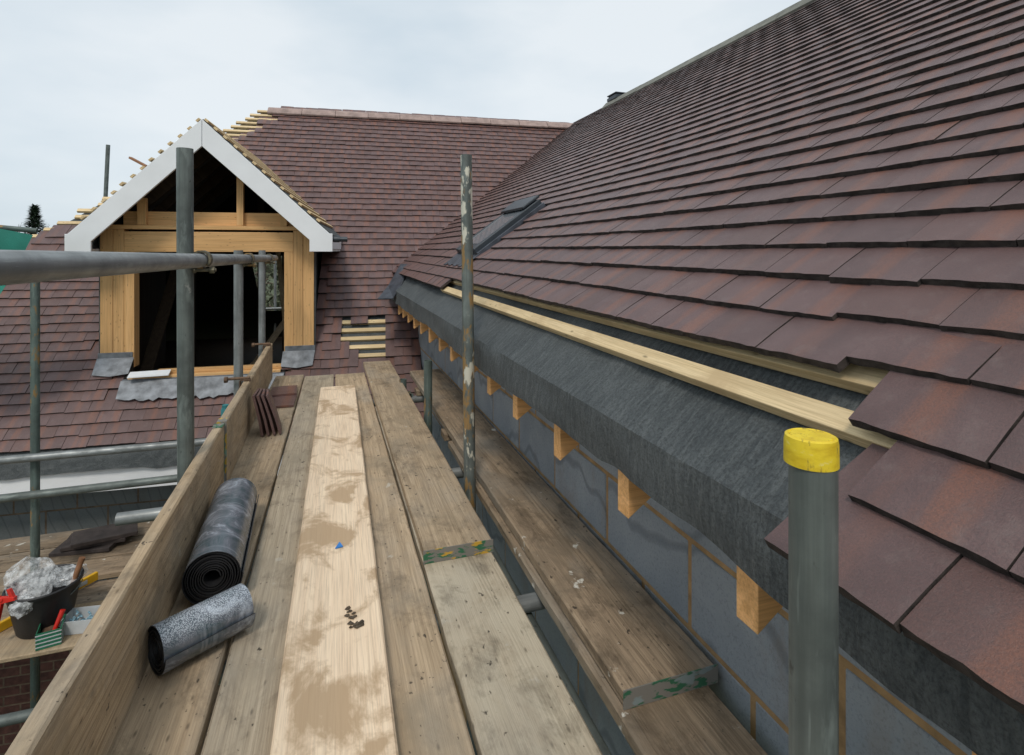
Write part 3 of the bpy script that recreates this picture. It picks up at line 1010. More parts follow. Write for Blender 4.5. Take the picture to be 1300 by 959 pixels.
# posts: three studs nailed together each side
for s_ in (-1, 1):
    for i, (a, b) in enumerate(((0.612, 0.690), (0.692, 0.775), (0.777, 0.872))):
        x0, x1 = (a, b) if s_ > 0 else (-b, -a)
        dbox('stud', (x0, QF + 0.004 * ((i + (s_ > 0)) % 2), -1.02), (x1, QF + 0.11, -0.0155 if i < 1 else 0.183), M['pine'])
dbox('header', (-0.69, QF + 0.002, -0.0145), (0.69, QF + 0.11, 0.165), M['pine_x'])
dbox('top_plate', (-0.873, QF - 0.004, 0.185), (0.873, QF + 0.12, 0.222), M['pine_x'])
dbox('collar_board', (-0.72, QF + 0.06, 0.2235), (0.72, QF + 0.10, 0.345), M['pine_x'])
dbox('stud', (0.205, QF + 0.01, 0.2235), (0.262, QF + 0.055, 0.72), M['pine'])
dbox('stud', (-0.595, QF + 0.01, 0.2235), (-0.525, QF + 0.055, 0.46), M['pine'])
dbox('stud', (0.575, QF + 0.01, 0.2235), (0.635, QF + 0.055, 0.44), M['pine'])
dbox('sill', (-0.605, 5.299, -1.165), (0.605, 5.46, -1.072), M['pine_x'])
dbox('sill', (-0.40, 5.36, -1.0705), (0.605, 5.41, -1.035), M['pine_x'])
# cheeks: dark boarded inside, felt outside, running straight back into the slope
def cheek(name, x0, x1, q0, b0, mat):
    vs = []
    for x, q, b in ((x0, q0, b0), (x1, q0, b0), (x1, 7.2, b0), (x0, 7.2, b0), (x0, q0, 0.18), (x1, q0, 0.18), (x1, 7.2, 0.18), (x0, 7.2, 0.18)):
        vs.append(D(x - (q - QF) * math.tan(PH), q, b))
    m = MB(); m.add(vs, [(0, 3, 2, 1), (4, 5, 6, 7), (0, 1, 5, 4), (1, 2, 6, 5), (2, 3, 7, 6), (3, 0, 4, 7)])
    return obj(name, m.mesh(name, mat), dormer)
for s_ in (-1, 1):
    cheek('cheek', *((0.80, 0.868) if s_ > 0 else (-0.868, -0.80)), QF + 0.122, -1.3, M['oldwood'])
    cheek('cheek_felt', *((0.8745, 0.887) if s_ > 0 else (-0.887, -0.8745)), QF + 0.02, -0.93, M['felt'])
# bargeboards (white), mitred at the apex, with a square foot
bq = (5.175, 5.20)
for s_ in (-1, 1):
    poly = [(0.0015, 0.885), (0.0015, 1.115), (1.035, 0.150), (1.06, 0.150), (1.06, -0.012), (0.865, -0.012), (0.865, 0.092)]
    if s_ < 0:
        poly = [(0.0015, 0.885), (0.0015, 1.115), (0.985, 0.132), (1.005, 0.132), (1.005, -0.012), (0.82, -0.012), (0.82, 0.072)]
    poly = [(x * s_, z) for x, z in poly]
    m = MB(); m.prism(poly, (bq[0] + (0.002 if s_ > 0 else 0), bq[1]))
    obj('bargeboard', m.mesh('bargeboard', M['white'], bevel=0.003), dormer, mat=rot @ Matrix.Translation((DC, 0, 0)))
    dbox('eaves_box', ((0.88 if s_ > 0 else -0.995), 5.205, -0.01), ((1.05 if s_ > 0 else -0.88), 6.6, 0.01), M['soffit'], 0)
    dbox('eaves_fascia', ((1.036 if s_ > 0 else -1.0), 5.205, 0.012), ((1.056 if s_ > 0 else -0.98), 6.5, 0.13), M['white'], 0)
    # roof boarding with felt over it
    poly = [(0, 1.06), (0, 1.125), (1.06, 0.139), (1.06, 0.10), (1.0, 0.13)]
    poly = [(x * s_ * (0.94 if s_ < 0 else 1), z) for x, z in poly]
    m = MB(); m.prism(poly, (5.21, 7.65))
    obj('dormer_roof', m.mesh('dormer_roof', M['felt']), dormer, mat=rot @ Matrix.Translation((DC, 0, 0)))
    # battens with their cut ends over the bargeboard
    for i in range(13):
        t_ = 0.035 + 0.103 * i
        x = t_ * math.cos(R(42.9)) * (0.94 if s_ < 0 else 1); z = 1.125 - t_ * math.sin(R(42.9))
        nrm = Vector((math.sin(R(42.9)) * s_, 0, math.cos(R(42.9))))
        nw = EX * nrm.x + Vector((0, 0, nrm.z))
        a = D(x * s_, 5.185 + random.uniform(-0.018, 0.012), z) + nw * 0.011
        b = D(x * s_, Q0 - (BR - z) / TP - 0.03, z) + nw * 0.011
        bar_part('batten', a, b, 0.036, 0.019, M['batten'], dormer, nw, 0.002)
    # rafters under the boarding
    for q in (5.62, 6.05, 6.5, 6.95):
        a = D(0.01 * s_, q, 0.99); b = D(0.86 * s_, q, 0.19)
        bar_part('rafter', a, b, 0.045, 0.12, M['oldwood'], dormer)
# leadwork
def lead(name, pts, mat=None, seed=0, lift=0.022):
    vs = []
    up = rear_n
    for (e, q) in pts:
        vs.append(EQ(e, q, rear_b(q)) + up * lift)
    n = len(vs)
    vs2 = [v + up * 0.004 for v in vs]
    m = MB(); m.add(vs + vs2, [tuple(range(n))[::-1], tuple(range(n, 2 * n))] + [(i, (i + 1) % n, (i + 1) % n + n, i + n) for i in range(n)])
    return obj(name, m.mesh(name, mat or M['lead']), dormer)
low = []
x = 0.63
while x > -0.64:
    low.append((DC + x, 5.155 + random.uniform(-0.016, 0.016)))
    x -= 0.035
lead('lead_apron', [(DC - 0.64, 5.285), (DC + 0.64, 5.285)] + low, lift=0.03)
m = MB(); m.box((-0.64, 5.283, -1.17), (0.64, 5.295, -1.092))
obj('lead_upstand', m.mesh('lead_upstand', M['lead'], bevel=0.002), dormer, mat=rot @ Matrix.Translation((DC, 0, 0)))
for s_ in (-1, 1):
    pts = [(0.605, 5.45), (0.605, 5.335), (0.74, 5.32), (0.875, 5.335), (0.885, 5.45)]
    pts = [(DC + x * s_, q) for x, q in pts]
    lead('lead_saddle', pts if s_ < 0 else pts[::-1], lift=0.028)
    dbox('lead_upstand', ((0.62 if s_ > 0 else -0.885), QF - 0.012, -0.99), ((0.885 if s_ > 0 else -0.62), QF - 0.005, -0.885), M['lead'], 0.002)
# reveal of the roof opening beside the sill
for s_ in (-1, 1):
    x0, x1 = (0.614, 0.64) if s_ > 0 else (-0.64, -0.614)
    m = MB()
    poly = [(x0, 0), (x1, 0), (x1, 0), (x0, 0)]
    vs = [D(x0, 5.29, -1.17), D(x0, 5.449, -1.17), D(x0, 5.449, rear_b(5.449) + 0.005), D(x0, 5.29, rear_b(5.29) + 0.005), D(x1, 5.29, -1.17), D(x1, 5.449, -1.17), D(x1, 5.449, rear_b(5.449) + 0.005), D(x1, 5.29, rear_b(5.29) + 0.005)]
    m.add(vs, [(0, 1, 2, 3), (7, 6, 5, 4), (0, 4, 5, 1), (1, 5, 6, 2), (2, 6, 7, 3), (3, 7, 4, 0)])
    obj('reveal', m.mesh('reveal', M['dark']), dormer)
# attic inside: floor, far slope with an opening, end walls, loose timbers
attic = obj('attic', None, house, mat=Matrix.Translation(EQ(-1.4, 8, -1.6)))
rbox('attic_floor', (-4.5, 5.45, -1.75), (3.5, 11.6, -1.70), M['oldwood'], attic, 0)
m = MB()
def FQ(e, b):
    q = Q0 + (BR - 0.06 - b) / TP
    return EQ(e, q, b)
o0, o1, ob0, ob1 = -2.15, -1.58, -1.15, -0.10
def far_hip(b):
    return hip_e(Q0 - (BR - b) / TP) + 0.04
bt = BR - (Q0 - (o0 - 0.04 + 9.894)) * TP
m.add([FQ(far_hip(-1.75), -1.75), FQ(o0, -1.75), FQ(o0, bt)], [(0, 1, 2)])
m.add([FQ(o1, -1.75), FQ(4.3, -1.75), FQ(4.3, 1.9), FQ(o1, 1.9)], [(0, 1, 2, 3)])
m.add([FQ(o0, -1.75), FQ(o1, -1.75), FQ(o1, ob0), FQ(o0, ob0)], [(0, 1, 2, 3)])
m.add([FQ(o0, ob1), FQ(o1, ob1), FQ(o1, 1.9), FQ(o0, bt)], [(0, 1, 2, 3)])
m.add([FQ(far_hip(-1.75), -1.75), FQ(far_hip(1.9), 1.9), EQ(hip_e(4.98) + 0.04, 4.98, rear_b(4.98) - 0.06)], [(0, 1, 2)])
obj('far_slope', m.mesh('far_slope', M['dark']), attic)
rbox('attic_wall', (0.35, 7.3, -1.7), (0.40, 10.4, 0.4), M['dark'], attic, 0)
for (x0, x1, q, b0, b1) in ((-0.75, -0.66, 7.2, -1.7, 0.8), (0.25, 0.34, 7.6, -1.7, 0.9), (-0.2, -0.11, 8.4, -1.7, 1.5)):
    dbox('attic_post', (x0, q, b0), (x1, q + 0.09, b1), M['oldwood'], 0)
bar_part('brace', D(-0.1, 6.6, -1.6), D(0.45, 6.9, -0.75), 0.07, 0.05, M['ply'], dormer)
bar_part('brace', D(-0.35, 6.4, -1.65), D(0.25, 6.9, -1.15), 0.05, 0.04, M['ply'], dormer)
bar_part('brace', D(0.36, 6.6, 0.1), D(0.50, 6.7, -1.6), 0.06, 0.03, M['ply'], dormer)
bar_part('brace', D(-0.56, 6.6, 0.1), D(-0.74, 5.95, -1.3), 0.12, 0.02, M['oldwood'], dormer)
# gutter stub beside the bargeboard foot
m = MB(); m.tube((0, 0, 0), (0.05, 0, 0), 0.028, 14, True)
obj('gutter_end', m.mesh('gutter_end', M['frame'], smooth=True), dormer, mat=rot @ Matrix.Translation((DC + 1.065, 5.24, 0.10)))

# ------------------------------------------------------------------ scaffold
RT = 0.0242
DK, TPD = -0.99, -0.95                       # deck level, level of boards lying on the deck
scaf = thing('scaffold', 'tubular steel scaffold carrying the boarded walkway along the eaves', 'scaffold', (0.05, 2.5, 0))
tube_part('pole', P(-0.462, 2.20, -3.4), P(-0.466, 2.17, 0.352), 0.0262, M['steel'], scaf)
tube_part('pole', P(-0.466, 3.39, -2.0), P(-0.466, 3.39, 0.0), RT, M['steel_light'], scaf)
tube_part('pole', P(-0.468, 4.57, -1.2), P(-0.466, 4.57, 0.0), RT, M['steel_light'], scaf)
tube_part('pole', P(0.556, 2.09, -3.4), P(0.556, 2.262, 0.40), RT, M['steel_rust'], scaf, label='pole with rust spots and cream paint splashes')
tube_part('pole', P(0.557, 3.19, -3.0), P(0.557, 3.19, -0.64), RT, M['steel_green'], scaf, label='short green-tinged pole ending just above the boards')
pc = tube_part('pole', P(0.437, 0.4026, -3.0), P(0.4347, 0.4026, -0.18), 0.0208, M['steel'], scaf, label='nearest pole wearing a yellow plastic cap')
m = MB()
prof = [(0.0210, -0.024), (0.0236, -0.024), (0.0233, -0.004), (0.0224, 0.0013), (0.0202, 0.0024), (0.0185, 0.0010), (0.0176, 0.0019), (0.0, 0.0021)]
m.lathe(prof, 40)
obj('cap', m.mesh('cap', M['yellow'], smooth=True), pc, P(0.4347, 0.4026, -0.180 + 0.003))
tube_part('guard_rail', P(-0.413, -0.9, -0.005), P(-0.422, 5.15, -0.066), RT, M['steel_light'], scaf)
tube_part('ledger', P(-0.462 - 0.055, -0.9, -1.10), P(-0.462 - 0.055, 4.7, -1.10), RT, M['steel'], scaf)
tube_part('ledger', P(0.565, -0.6, -1.105), P(0.565, 4.6, -1.105), RT, M['steel'], scaf)
for y_, x0 in ((0.15, -0.62), (1.55, -0.60), (2.56, -0.78), (3.92, -0.56)):
    tube_part('transom', P(x0, y_ - 0.02, -1.054), P(0.855, y_, -1.054), RT, M['steel_light'], scaf)
# coupler where the rail meets the second upright, and clips holding the toe boards
def coupler(p, ax1, ax2, off, parent, name='coupler', mat=None):
    """two hinged saddles back to back, each with a bolt and nut"""
    mat = mat or M['coupler']
    m = MB(); a1 = ax1.normalized(); a2 = ax2.normalized(); o = off.normalized()
    c1 = Vector((0, 0, 0)); c2 = off
    for c, a in ((c1, a1), (c2, a2)):
        s_ = a.cross(o).normalized()
        n = 14
        for i in range(n):
            t0 = 2 * PI * i / n + 0.25; t1 = 2 * PI * (i + 1) / n + 0.25
            if i == 0:
                continue
            pts = []
            for rr, t in ((RT + 0.001, t0), (RT + 0.008, t0), (RT + 0.008, t1), (RT + 0.001, t1)):
                pts.append(c + (s_ * math.cos(t) + o * math.sin(t)) * rr)
            vs = [q - a * 0.022 for q in pts] + [q + a * 0.022 for q in pts]
            m.add(vs, [(3, 2, 1, 0), (4, 5, 6, 7), (0, 1, 5, 4), (1, 2, 6, 5), (2, 3, 7, 6), (3, 0, 4, 7)])
        b0 = c + s_ * (RT + 0.013) - o * 0.03
        m.tube(b0, b0 + o * 0.075, 0.0065, 10)
        m.tube(b0 + o * 0.055, b0 + o * 0.07, 0.013, 6)
        m.tube(b0 + o * 0.0, b0 + o * 0.012, 0.012, 6)
    m.tube(off * 0.5 - o * 0.012, off * 0.5 + o * 0.012, 0.016, 12)
    return obj(name, m.mesh(name, mat), parent, p)
coupler(P(-0.4655, 2.175, -0.032), Vector((0, 0, 1)), Vector((0, 1, 0)), Vector((0.0505, 0, 0)), scaf)
coupler(P(-0.466, 3.39, -0.046), Vector((0, 0, 1)), Vector((0, 1, 0)), Vector((0.05, 0, 0)), scaf)
coupler(P(-0.466, 4.57, -0.058), Vector((0, 0, 1)), Vector((0, 1, 0)), Vector((0.048, 0, 0)), scaf)
coupler(P(0.557, 3.93, -1.054), Vector((1, 0, 0)), Vector((0, 0, 1)), Vector((0, 0.05, 0.0)), scaf, mat=M['steel_green'])
for y_ in (3.33, 4.50):
    m = MB()
    z1 = -0.712
    m.box((-0.449, y_ - 0.018, z1), (-0.398, y_ + 0.018, z1 + 0.006)); m.box((-0.404, y_ - 0.018, z1 - 0.055), (-0.398, y_ + 0.018, z1 - 0.0005))
    m.tube((-0.51, y_ + 0.01, z1 + 0.010), (-0.40, y_ - 0.005, z1 + 0.013), 0.008, 10)
    m.tube((-0.53, y_ + 0.012, z1 + 0.006), (-0.512, y_ + 0.012, z1 + 0.006), 0.017, 6)
    m.box((-0.452, y_ - 0.018, z1 - 0.05), (-0.446, y_ + 0.018, z1 - 0.0005))
    obj('toe_board_clip', m.mesh('toe_board_clip', M['rusty'], bevel=0.0015), scaf, P(0, 0, 0))
tube_part('stub_tube', P(0.52, 4.02, -1.25), P(0.52, 4.02, -0.93), 0.026, M['steel_green'], scaf)

# ------------------------------------------------------------------ boards of the walkway
def board_mesh(L, W, T, bow=0.0, cup=0.0, rough=0.0015, seed=0, bands=None):
    """local y along the length, top at z = 0, chamfered edges, slightly worn"""
    ch = 0.005
    sec = [(-W / 2 + ch, 0), (-W / 4, 0), (0, 0), (W / 4, 0), (W / 2 - ch, 0), (W / 2, -ch), (W / 2, -T + ch), (W / 2 - ch, -T), (-W / 2 + ch, -T), (-W / 2, -T + ch), (-W / 2, -ch)]
    n = max(6, int(L / 0.12)); vs = []; fs = []; k = len(sec)
    for a in range(n + 1):
        y = L * a / n
        for (x, z) in sec:
            dx = rough * 2 * noise.noise(Vector((y * 6, seed * 3.3 + (1 if x > 0 else 5), 0))) if abs(x) > W * 0.3 else 0
            dz = rough * noise.noise(Vector((x * 14, y * 4, seed * 1.7))) - cup * (1 - (2 * x / W) ** 2) + bow * math.sin(PI * y / L)
            vs.append((x + dx, y, z + dz))
    for a in range(n):
        for i in range(k):
            j = (i + 1) % k
            fs.append((a * k + i, a * k + j, (a + 1) * k + j, (a + 1) * k + i))
    fs += [tuple(range(k))[::-1], tuple(range(n * k, n * k + k))]
    m = MB(); m.add(vs, fs)
    return m
def board(name, label, x0, y0, x1, y1, top, W, mat, T=0.038, band=None, group='scaffold boards of the walkway', cat='board', **kw):
    L = math.hypot(x1 - x0, y1 - y0)
    o = obj(name, board_mesh(L, W, T, seed=len(bpy.data.objects), **kw).mesh(name, mat), None, P(x0, y0, top))
    yaw = -math.atan2(x1 - x0, y1 - y0)
    o.rotation_euler = (0, 0, yaw)
    tag(o, label, cat, group)
    for end, bm in (band or {}).items():
        m = MB()
        yy = (-0.0025, 0.03) if end == 0 else (L - 0.03, L + 0.0025)
        W2 = W / 2 + 0.003
        if end == 0:
            m.box((-W2, -0.003, -T - 0.002), (W2, -0.0006, 0.0022))
        else:
            m.box((-W2, L + 0.0006, -T - 0.002), (W2, L + 0.003, 0.0022))
        b = bpy.data.objects.new('end_band', m.mesh('end_band', bm, bevel=0.0006))
        C.objects.link(b)
        b.parent = o
    return o
board('scaffold_board', 'old walkway board beside the toe board, carrying the two rolls and loose tiles', -0.391, -0.6, -0.277, 4.70, DK, 0.210, M['board'], cup=0.001)
board('scaffold_board', 'grey walkway board between the roll-bearing board and the pale new plank', -0.166, -0.6, -0.055, 4.63, DK, 0.218, M['board_grey'], cup=0.001)
board('scaffold_board', 'brown walkway board showing beside the pale new plank, next to the raised board', 0.158, -0.6, 0.176, 4.62, DK, 0.228, M['board'], cup=0.0015)
board('scaffold_board', 'pale cement-stained board running under the raised board with the painted end', 0.403, 0.62, 0.404, 3.6, DK, 0.226, M['board_pale'], cup=0.001)
board('scaffold_board', 'raised board with green and yellow paint on its end, lying on the walkway', 0.403, 1.738, 0.405, 4.85, TPD, 0.224, M['board'], band={0: M['end_mixed']}, bow=0.002)
board('plank', 'new pale yellow plank with brown damp stains lying on the walkway', -0.022, -0.6, 0.074, 4.045, TPD, 0.232, M['fresh'], group=None, cat='plank')
board('scaffold_board', 'dirty board along the grey block wall with green paint on its near end', 0.727, 1.05, 0.739, 4.38, TPD, 0.238, M['board_dark'], band={0: M['end_green']}, bow=0.001)
board('scaffold_board', 'thin old board half hidden beneath the dirty board by the block wall', 0.708, 0.75, 0.715, 2.82, TPD - 0.0405, 0.235, M['board_dark'], T=0.036)
for y_ in (2.98, 3.95):
    o = box_part('packer', P(0.60, y_ - 0.05, -1.029), P(0.83, y_ + 0.05, -0.991), M['board_dark'], None)
    tag(o, 'timber packer under the dirty board beside the ' + ('short green-tinged pole' if y_ < 3.5 else 'far tube crossing'), 'packer')
# toe boards on edge
def toe(label, xa, ya, xb, yb, bot, h, mat, band):
    L = math.hypot(xb - xa, yb - ya)
    mesh = board_mesh(L, h, 0.036, seed=len(bpy.data.objects)).mesh('toe_board', mat)
    o = obj('toe_board', mesh)
    y = Vector((xb - xa, yb - ya, 0)).normalized()
    z = Vector((y.y, -y.x, 0))                       # top face of the board looks onto the walkway
    x = y.cross(z)
    o.matrix_world = frame_mat(P(xa, ya, bot + h / 2), x, y, z)
    tag(o, label, 'toe board', 'toe boards standing on edge')
    m = MB()
    yy = (L + 0.0006, L + 0.003) if band[0] else (-0.003, -0.0006)
    m.box((-h / 2 - 0.002, yy[0], -0.038), (h / 2 + 0.002, yy[1], 0.002))
    m.box((-h / 2 - 0.0035, yy[0] - 0.05 if band[0] else yy[1], -0.036), (-h / 2 - 0.0008, yy[0] if band[0] else yy[1] + 0.05, 0.0015))
    b = bpy.data.objects.new('end_band', m.mesh('end_band', band[1]))
    C.objects.link(b); b.parent = o
    return o
toe('long toe board standing on edge beside the two rolls', -0.402, -0.6, -0.404, 2.545, -0.988, 0.268, M['toe'], (1, M['end_green']))
toe('shorter toe board on edge clipped to the poles, loose tiles leaning on it', -0.398, 2.56, -0.398, 4.62, -0.988, 0.272, M['toe'], (0, M['end_yellow']))

# ------------------------------------------------------------------ things lying on the walkway
def roll(name, label, a, b, Rr, rin, turns, mat):
    a = Vector(a); b = Vector(b); L = (b - a).length
    y = (b - a).normalized(); x = y.cross(Vector((0, 0, 1))).normalized(); z = x.cross(y)
    n = turns * 36; vs = []; fs = []
    th = 0.0028
    for i in range(n + 1):
        t = i / n
        ang = 2 * PI * turns * t
        r = rin + (Rr - rin) * t
        wob = 0.0022 * noise.noise(Vector((ang * 0.8, 3.1, rin * 50)))
        off = 0.006 * noise.noise(Vector((ang * 0.25, 7.7, 0)))
        for rr in (r + wob, r + wob - th):
            for yy in (0.0 + off, L * 0.33, L * 0.66, L + off):
                vs.append((rr * math.cos(ang), yy, rr * math.sin(ang)))
    for i in range(n):
        a0 = i * 8; b0 = (i + 1) * 8
        for s_ in range(3):
            fs.append((a0 + s_, b0 + s_, b0 + s_ + 1, a0 + s_ + 1))
            fs.append((a0 + 4 + s_, a0 + 5 + s_, b0 + 5 + s_, b0 + 4 + s_))
        fs.append((a0, a0 + 4, b0 + 4, b0)); fs.append((a0 + 3, b0 + 3, b0 + 7, a0 + 7))
    fs.append((n * 8, n * 8 + 4, n * 8 + 5, n * 8 + 1)); fs.append((n * 8 + 1, n * 8 + 5, n * 8 + 6, n * 8 + 2)); fs.append((n * 8 + 2, n * 8 + 6, n * 8 + 7, n * 8 + 3))
    mis = []
    for f in fs:
        outer_turn = min(f) // 8 >= n - 37
        mis.append(0 if outer_turn and all(v % 8 < 4 for v in f) else 1)
    m = MB(); m.add(vs, fs, mis)
    o = obj(name, m.mesh(name, [mat, M['black']], smooth=True), None, mat=frame_mat(a, x, y, z))
    return tag(o, label, 'roll', 'rolls of sheeting on the walkway')
roll('sheeting_roll', 'larger dark grey roll of sheeting with coiled end showing', P(-0.302, 1.72, DK + 0.079), P(-0.318, 2.25, DK + 0.079), 0.078, 0.022, 9, M['roll_big'])
roll('sheeting_roll', 'smaller roll of sheeting with white speckled top lying across the walkway', P(-0.378, 1.485, DK + 0.0585), P(-0.205, 1.60, DK + 0.0585), 0.057, 0.014, 7, M['roll_small'])

def loose_tile(mt, label, H=0.265):
    m = MB()
    nx = 6; W2, T = 0.0825, 0.012
    vs = []
    for zz in (T, 0):
        for yy in (0, 0.09, 0.18, H):
            for i in range(nx + 1):
                xx = -W2 + 2 * W2 * i / nx
                c = 0.004 * (1 - (2 * yy / H - 1) ** 2) + 0.0012 * (1 - (xx / W2) ** 2)
                vs.append((xx, yy, zz + c))
    n = nx + 1; fs = []; mi = []
    for j in range(3):
        for i in range(nx):
            fs.append((j * n + i, j * n + i + 1, (j + 1) * n + i + 1, (j + 1) * n + i)); mi.append(0)
            o_ = 4 * n
            fs.append((o_ + (j + 1) * n + i, o_ + (j + 1) * n + i + 1, o_ + j * n + i + 1, o_ + j * n + i)); mi.append(0)
    o_ = 4 * n
    for i in range(nx):
        fs.append((i + 1, i, o_ + i, o_ + i + 1)); mi.append(0)
        fs.append((3 * n + i, 3 * n + i + 1, o_ + 3 * n + i + 1, o_ + 3 * n + i)); mi.append(0)
    for j in range(3):
        fs.append((j * n, (j + 1) * n, o_ + (j + 1) * n, o_ + j * n)); mi.append(0)
        fs.append(((j + 1) * n + nx, j * n + nx, o_ + j * n + nx, o_ + (j + 1) * n + nx)); mi.append(0)
    uv = [(v[0] / 0.165 + 0.5, v[1] / 0.165) for v in vs]
    m.add(vs, fs, mi, uv, (random.random(), random.random()))
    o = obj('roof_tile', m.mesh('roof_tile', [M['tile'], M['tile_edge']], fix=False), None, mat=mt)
    return tag(o, label, 'roof tile', 'loose roof tiles on the walkway')
names = ['roof tile leaning on the toe board, innermost against the wood', 'leaning roof tile, second out from the toe board', 'leaning roof tile, third out from the toe board', 'outermost of the leaning roof tiles by the toe board']
for i in range(4):
    lean = R(12 + 2.0 * i)
    # local y up the tile, local x along the walkway, thickness outwards
    y = Vector((-math.sin(lean), 0, math.cos(lean))); x = Vector((0.0, 1, 0)); x = Matrix.Rotation(R(-4 + 3 * i), 3, 'Z') @ x
    z = x.cross(y)
    base = P(-0.325 + 0.026 * i, 3.27 + random.uniform(-0.012, 0.012), DK + 0.004)
    loose_tile(frame_mat(base, x, y, z), names[i], 0.222)
loose_tile(Matrix.Translation(P(-0.282, 3.74, DK + 0.002)) @ Matrix.Rotation(R(-2), 4, 'Z'), 'roof tile lying flat on the walkway just behind the leaning tiles')
loose_tile(Matrix.Translation(P(-0.276, 3.985, DK + 0.0155)) @ Matrix.Rotation(R(2.0), 4, 'Z') @ Matrix.Rotation(R(-1.5), 4, 'X'), 'farther flat roof tile, overlapping the one behind the leaning tiles')
m = MB()
m.add([(-0.012, 0, 0), (0.012, 0.004, 0), (0.002, 0.036, 0), (-0.012, 0, 0.003), (0.012, 0.004, 0.003), (0.002, 0.036, 0.003)], [(2, 1, 0), (3, 4, 5), (0, 1, 4, 3), (1, 2, 5, 4), (2, 0, 3, 5)])
tag(obj('plastic_scrap', m.mesh('plastic_scrap', M['bluebit']), None, P(0.037, 1.84, TPD + 0.001)), 'small blue triangular scrap lying on the pale new plank', 'scrap')
m = MB()
rr = random.Random(4)
for i in range(26):
    t = i / 25
    cx, cy = 0.055 + 0.055 * max(0, t - 0.4) + rr.gauss(0, 0.005), 1.52 - 0.07 * min(t, 0.5) * 2 + rr.gauss(0, 0.007)
    s_ = rr.uniform(0.003, 0.009)
    vs = [Vector((rr.gauss(0, 1), rr.gauss(0, 1), abs(rr.gauss(0, 0.5)))).normalized() * s_ * rr.uniform(0.6, 1.2) for _ in range(6)]
    bmx = bmesh.new()
    for v in vs + [Vector((s_, 0, 0)), Vector((-s_, 0, 0)), Vector((0, s_, 0)), Vector((0, -s_ * 0.7, 0))]:
        bmx.verts.new(v)
    h = bmesh.ops.convex_hull(bmx, input=bmx.verts)
    bmx.verts.index_update()
    m.add([v.co + Vector((cx, cy, 0.001)) for v in bmx.verts], [[v.index for v in f.verts] for f in bmx.faces])
    bmx.free()
o = obj('mud_crumbs', m.mesh('mud_crumbs', M['dirt']), None, P(0, 0, TPD + 0.0005))
tag(o, 'dark crumbs of dried mud on the pale new plank', 'mud'); o['kind'] = 'stuff'
# white strip on the dormer sill
m = MB()
m.box((-0.15, -0.055, 0), (0.15, 0.055, 0.006))
for i in range(5):
    m.box((-0.15, -0.05 + 0.022 * i, 0.0062), (0.15, -0.04 + 0.022 * i, 0.010))
o = obj('vent_strip', m.mesh('vent_strip', M['white'], bevel=0.001), None, mat=rot @ Matrix.Translation((DC - 0.43, 5.275, -1.052)) @ Matrix.Rotation(R(8), 4, 'Z') @ Matrix.Rotation(R(14), 4, 'X'))
tag(o, 'white ribbed plastic strip lying on the dormer sill', 'strip')
# teal spray can beyond the toe-board joint
m = MB()
m.lathe([(0.0, 0), (0.020, 0), (0.021, 0.004), (0.021, 0.10), (0.018, 0.11), (0.016, 0.11), (0.016, 0.125), (0.0, 0.126)], 24)
tag(obj('spray_can', m.mesh('spray_can', M['teal'], smooth=True), None, P(-0.485, 3.10, -0.905)), 'teal can standing behind the toe board near its yellow painted end', 'can')
# stick of timber caught on the dormer slope
o = bar_part('timber_offcut', D(-0.435, 5.24, 0.705), D(-0.585, 5.30, 0.785), 0.032, 0.018, M['handle'], None)
tag(o, 'short timber offcut sticking out over the dormer slope', 'offcut')
# the bracket the can stands on: a short offcut across ledger
o = box_part('timber_block', P(-0.545, 3.03, -1.075), P(-0.446, 3.17, -0.906), M['toe'], None)
tag(o, 'timber block behind the toe board with the teal can on top', 'block')

# ------------------------------------------------------------------ lower scaffold on the outer side
low_s = thing('scaffold', 'lower scaffold beside the rear wing with rails in front of the white fascia', 'scaffold', (-1.9, 3.6, 0))
def onz(u, v, b):
    Z = 700 * (-b) / (v - 318); l = (u - 650) * Z / 700
    th = R(18.56)
    return (l * math.cos(th) + Z * math.sin(th), Z * math.cos(th) - l * math.sin(th))
tube_part('pole', P(-1.722, 4.20, -6.0), P(-1.722, 4.20, -0.16), RT, M['steel_green'], low_s)
tube_part('rail', P(-3.8, 4.148, -1.258), P(-0.55, 4.148, -1.282), RT, M['steel_light'], low_s)
tube_part('rail', P(-3.8, 4.128, -1.495), P(-0.55, 4.128, -1.495), RT, M['steel'], low_s)
LP = -2.1
for y_, nm in ((4.75, 'a'), (3.15, 'b')):
    tube_part('transom', P(-3.3, y_, LP - 0.064), P(-0.58, y_, LP - 0.064), RT, M['steel'], low_s)
tube_part('ledger', P(-1.20, 2.6, LP - 0.118), P(-1.20, 5.0, LP - 0.118), RT, M['steel_green'], low_s)
tube_part('ledger', P(-3.0, 2.6, LP - 0.118), P(-3.0, 5.0, LP - 0.118), RT, M['steel_green'], low_s)
tube_part('pole', P(-1.255, 2.99, -6), P(-1.255, 2.99, LP - 0.05), RT, M['steel'], low_s)
tube_part('transom', P(-3.3, 2.93, LP - 0.175), P(-0.95, 2.93, LP - 0.165), RT, M['steel_light'], low_s)
coupler(P(-1.255, 2.99, LP - 0.2), Vector((0, 0, 1)), Vector((1, 0, 0)), Vector((0, -0.055, 0.0)), low_s, mat=M['steel_green'])
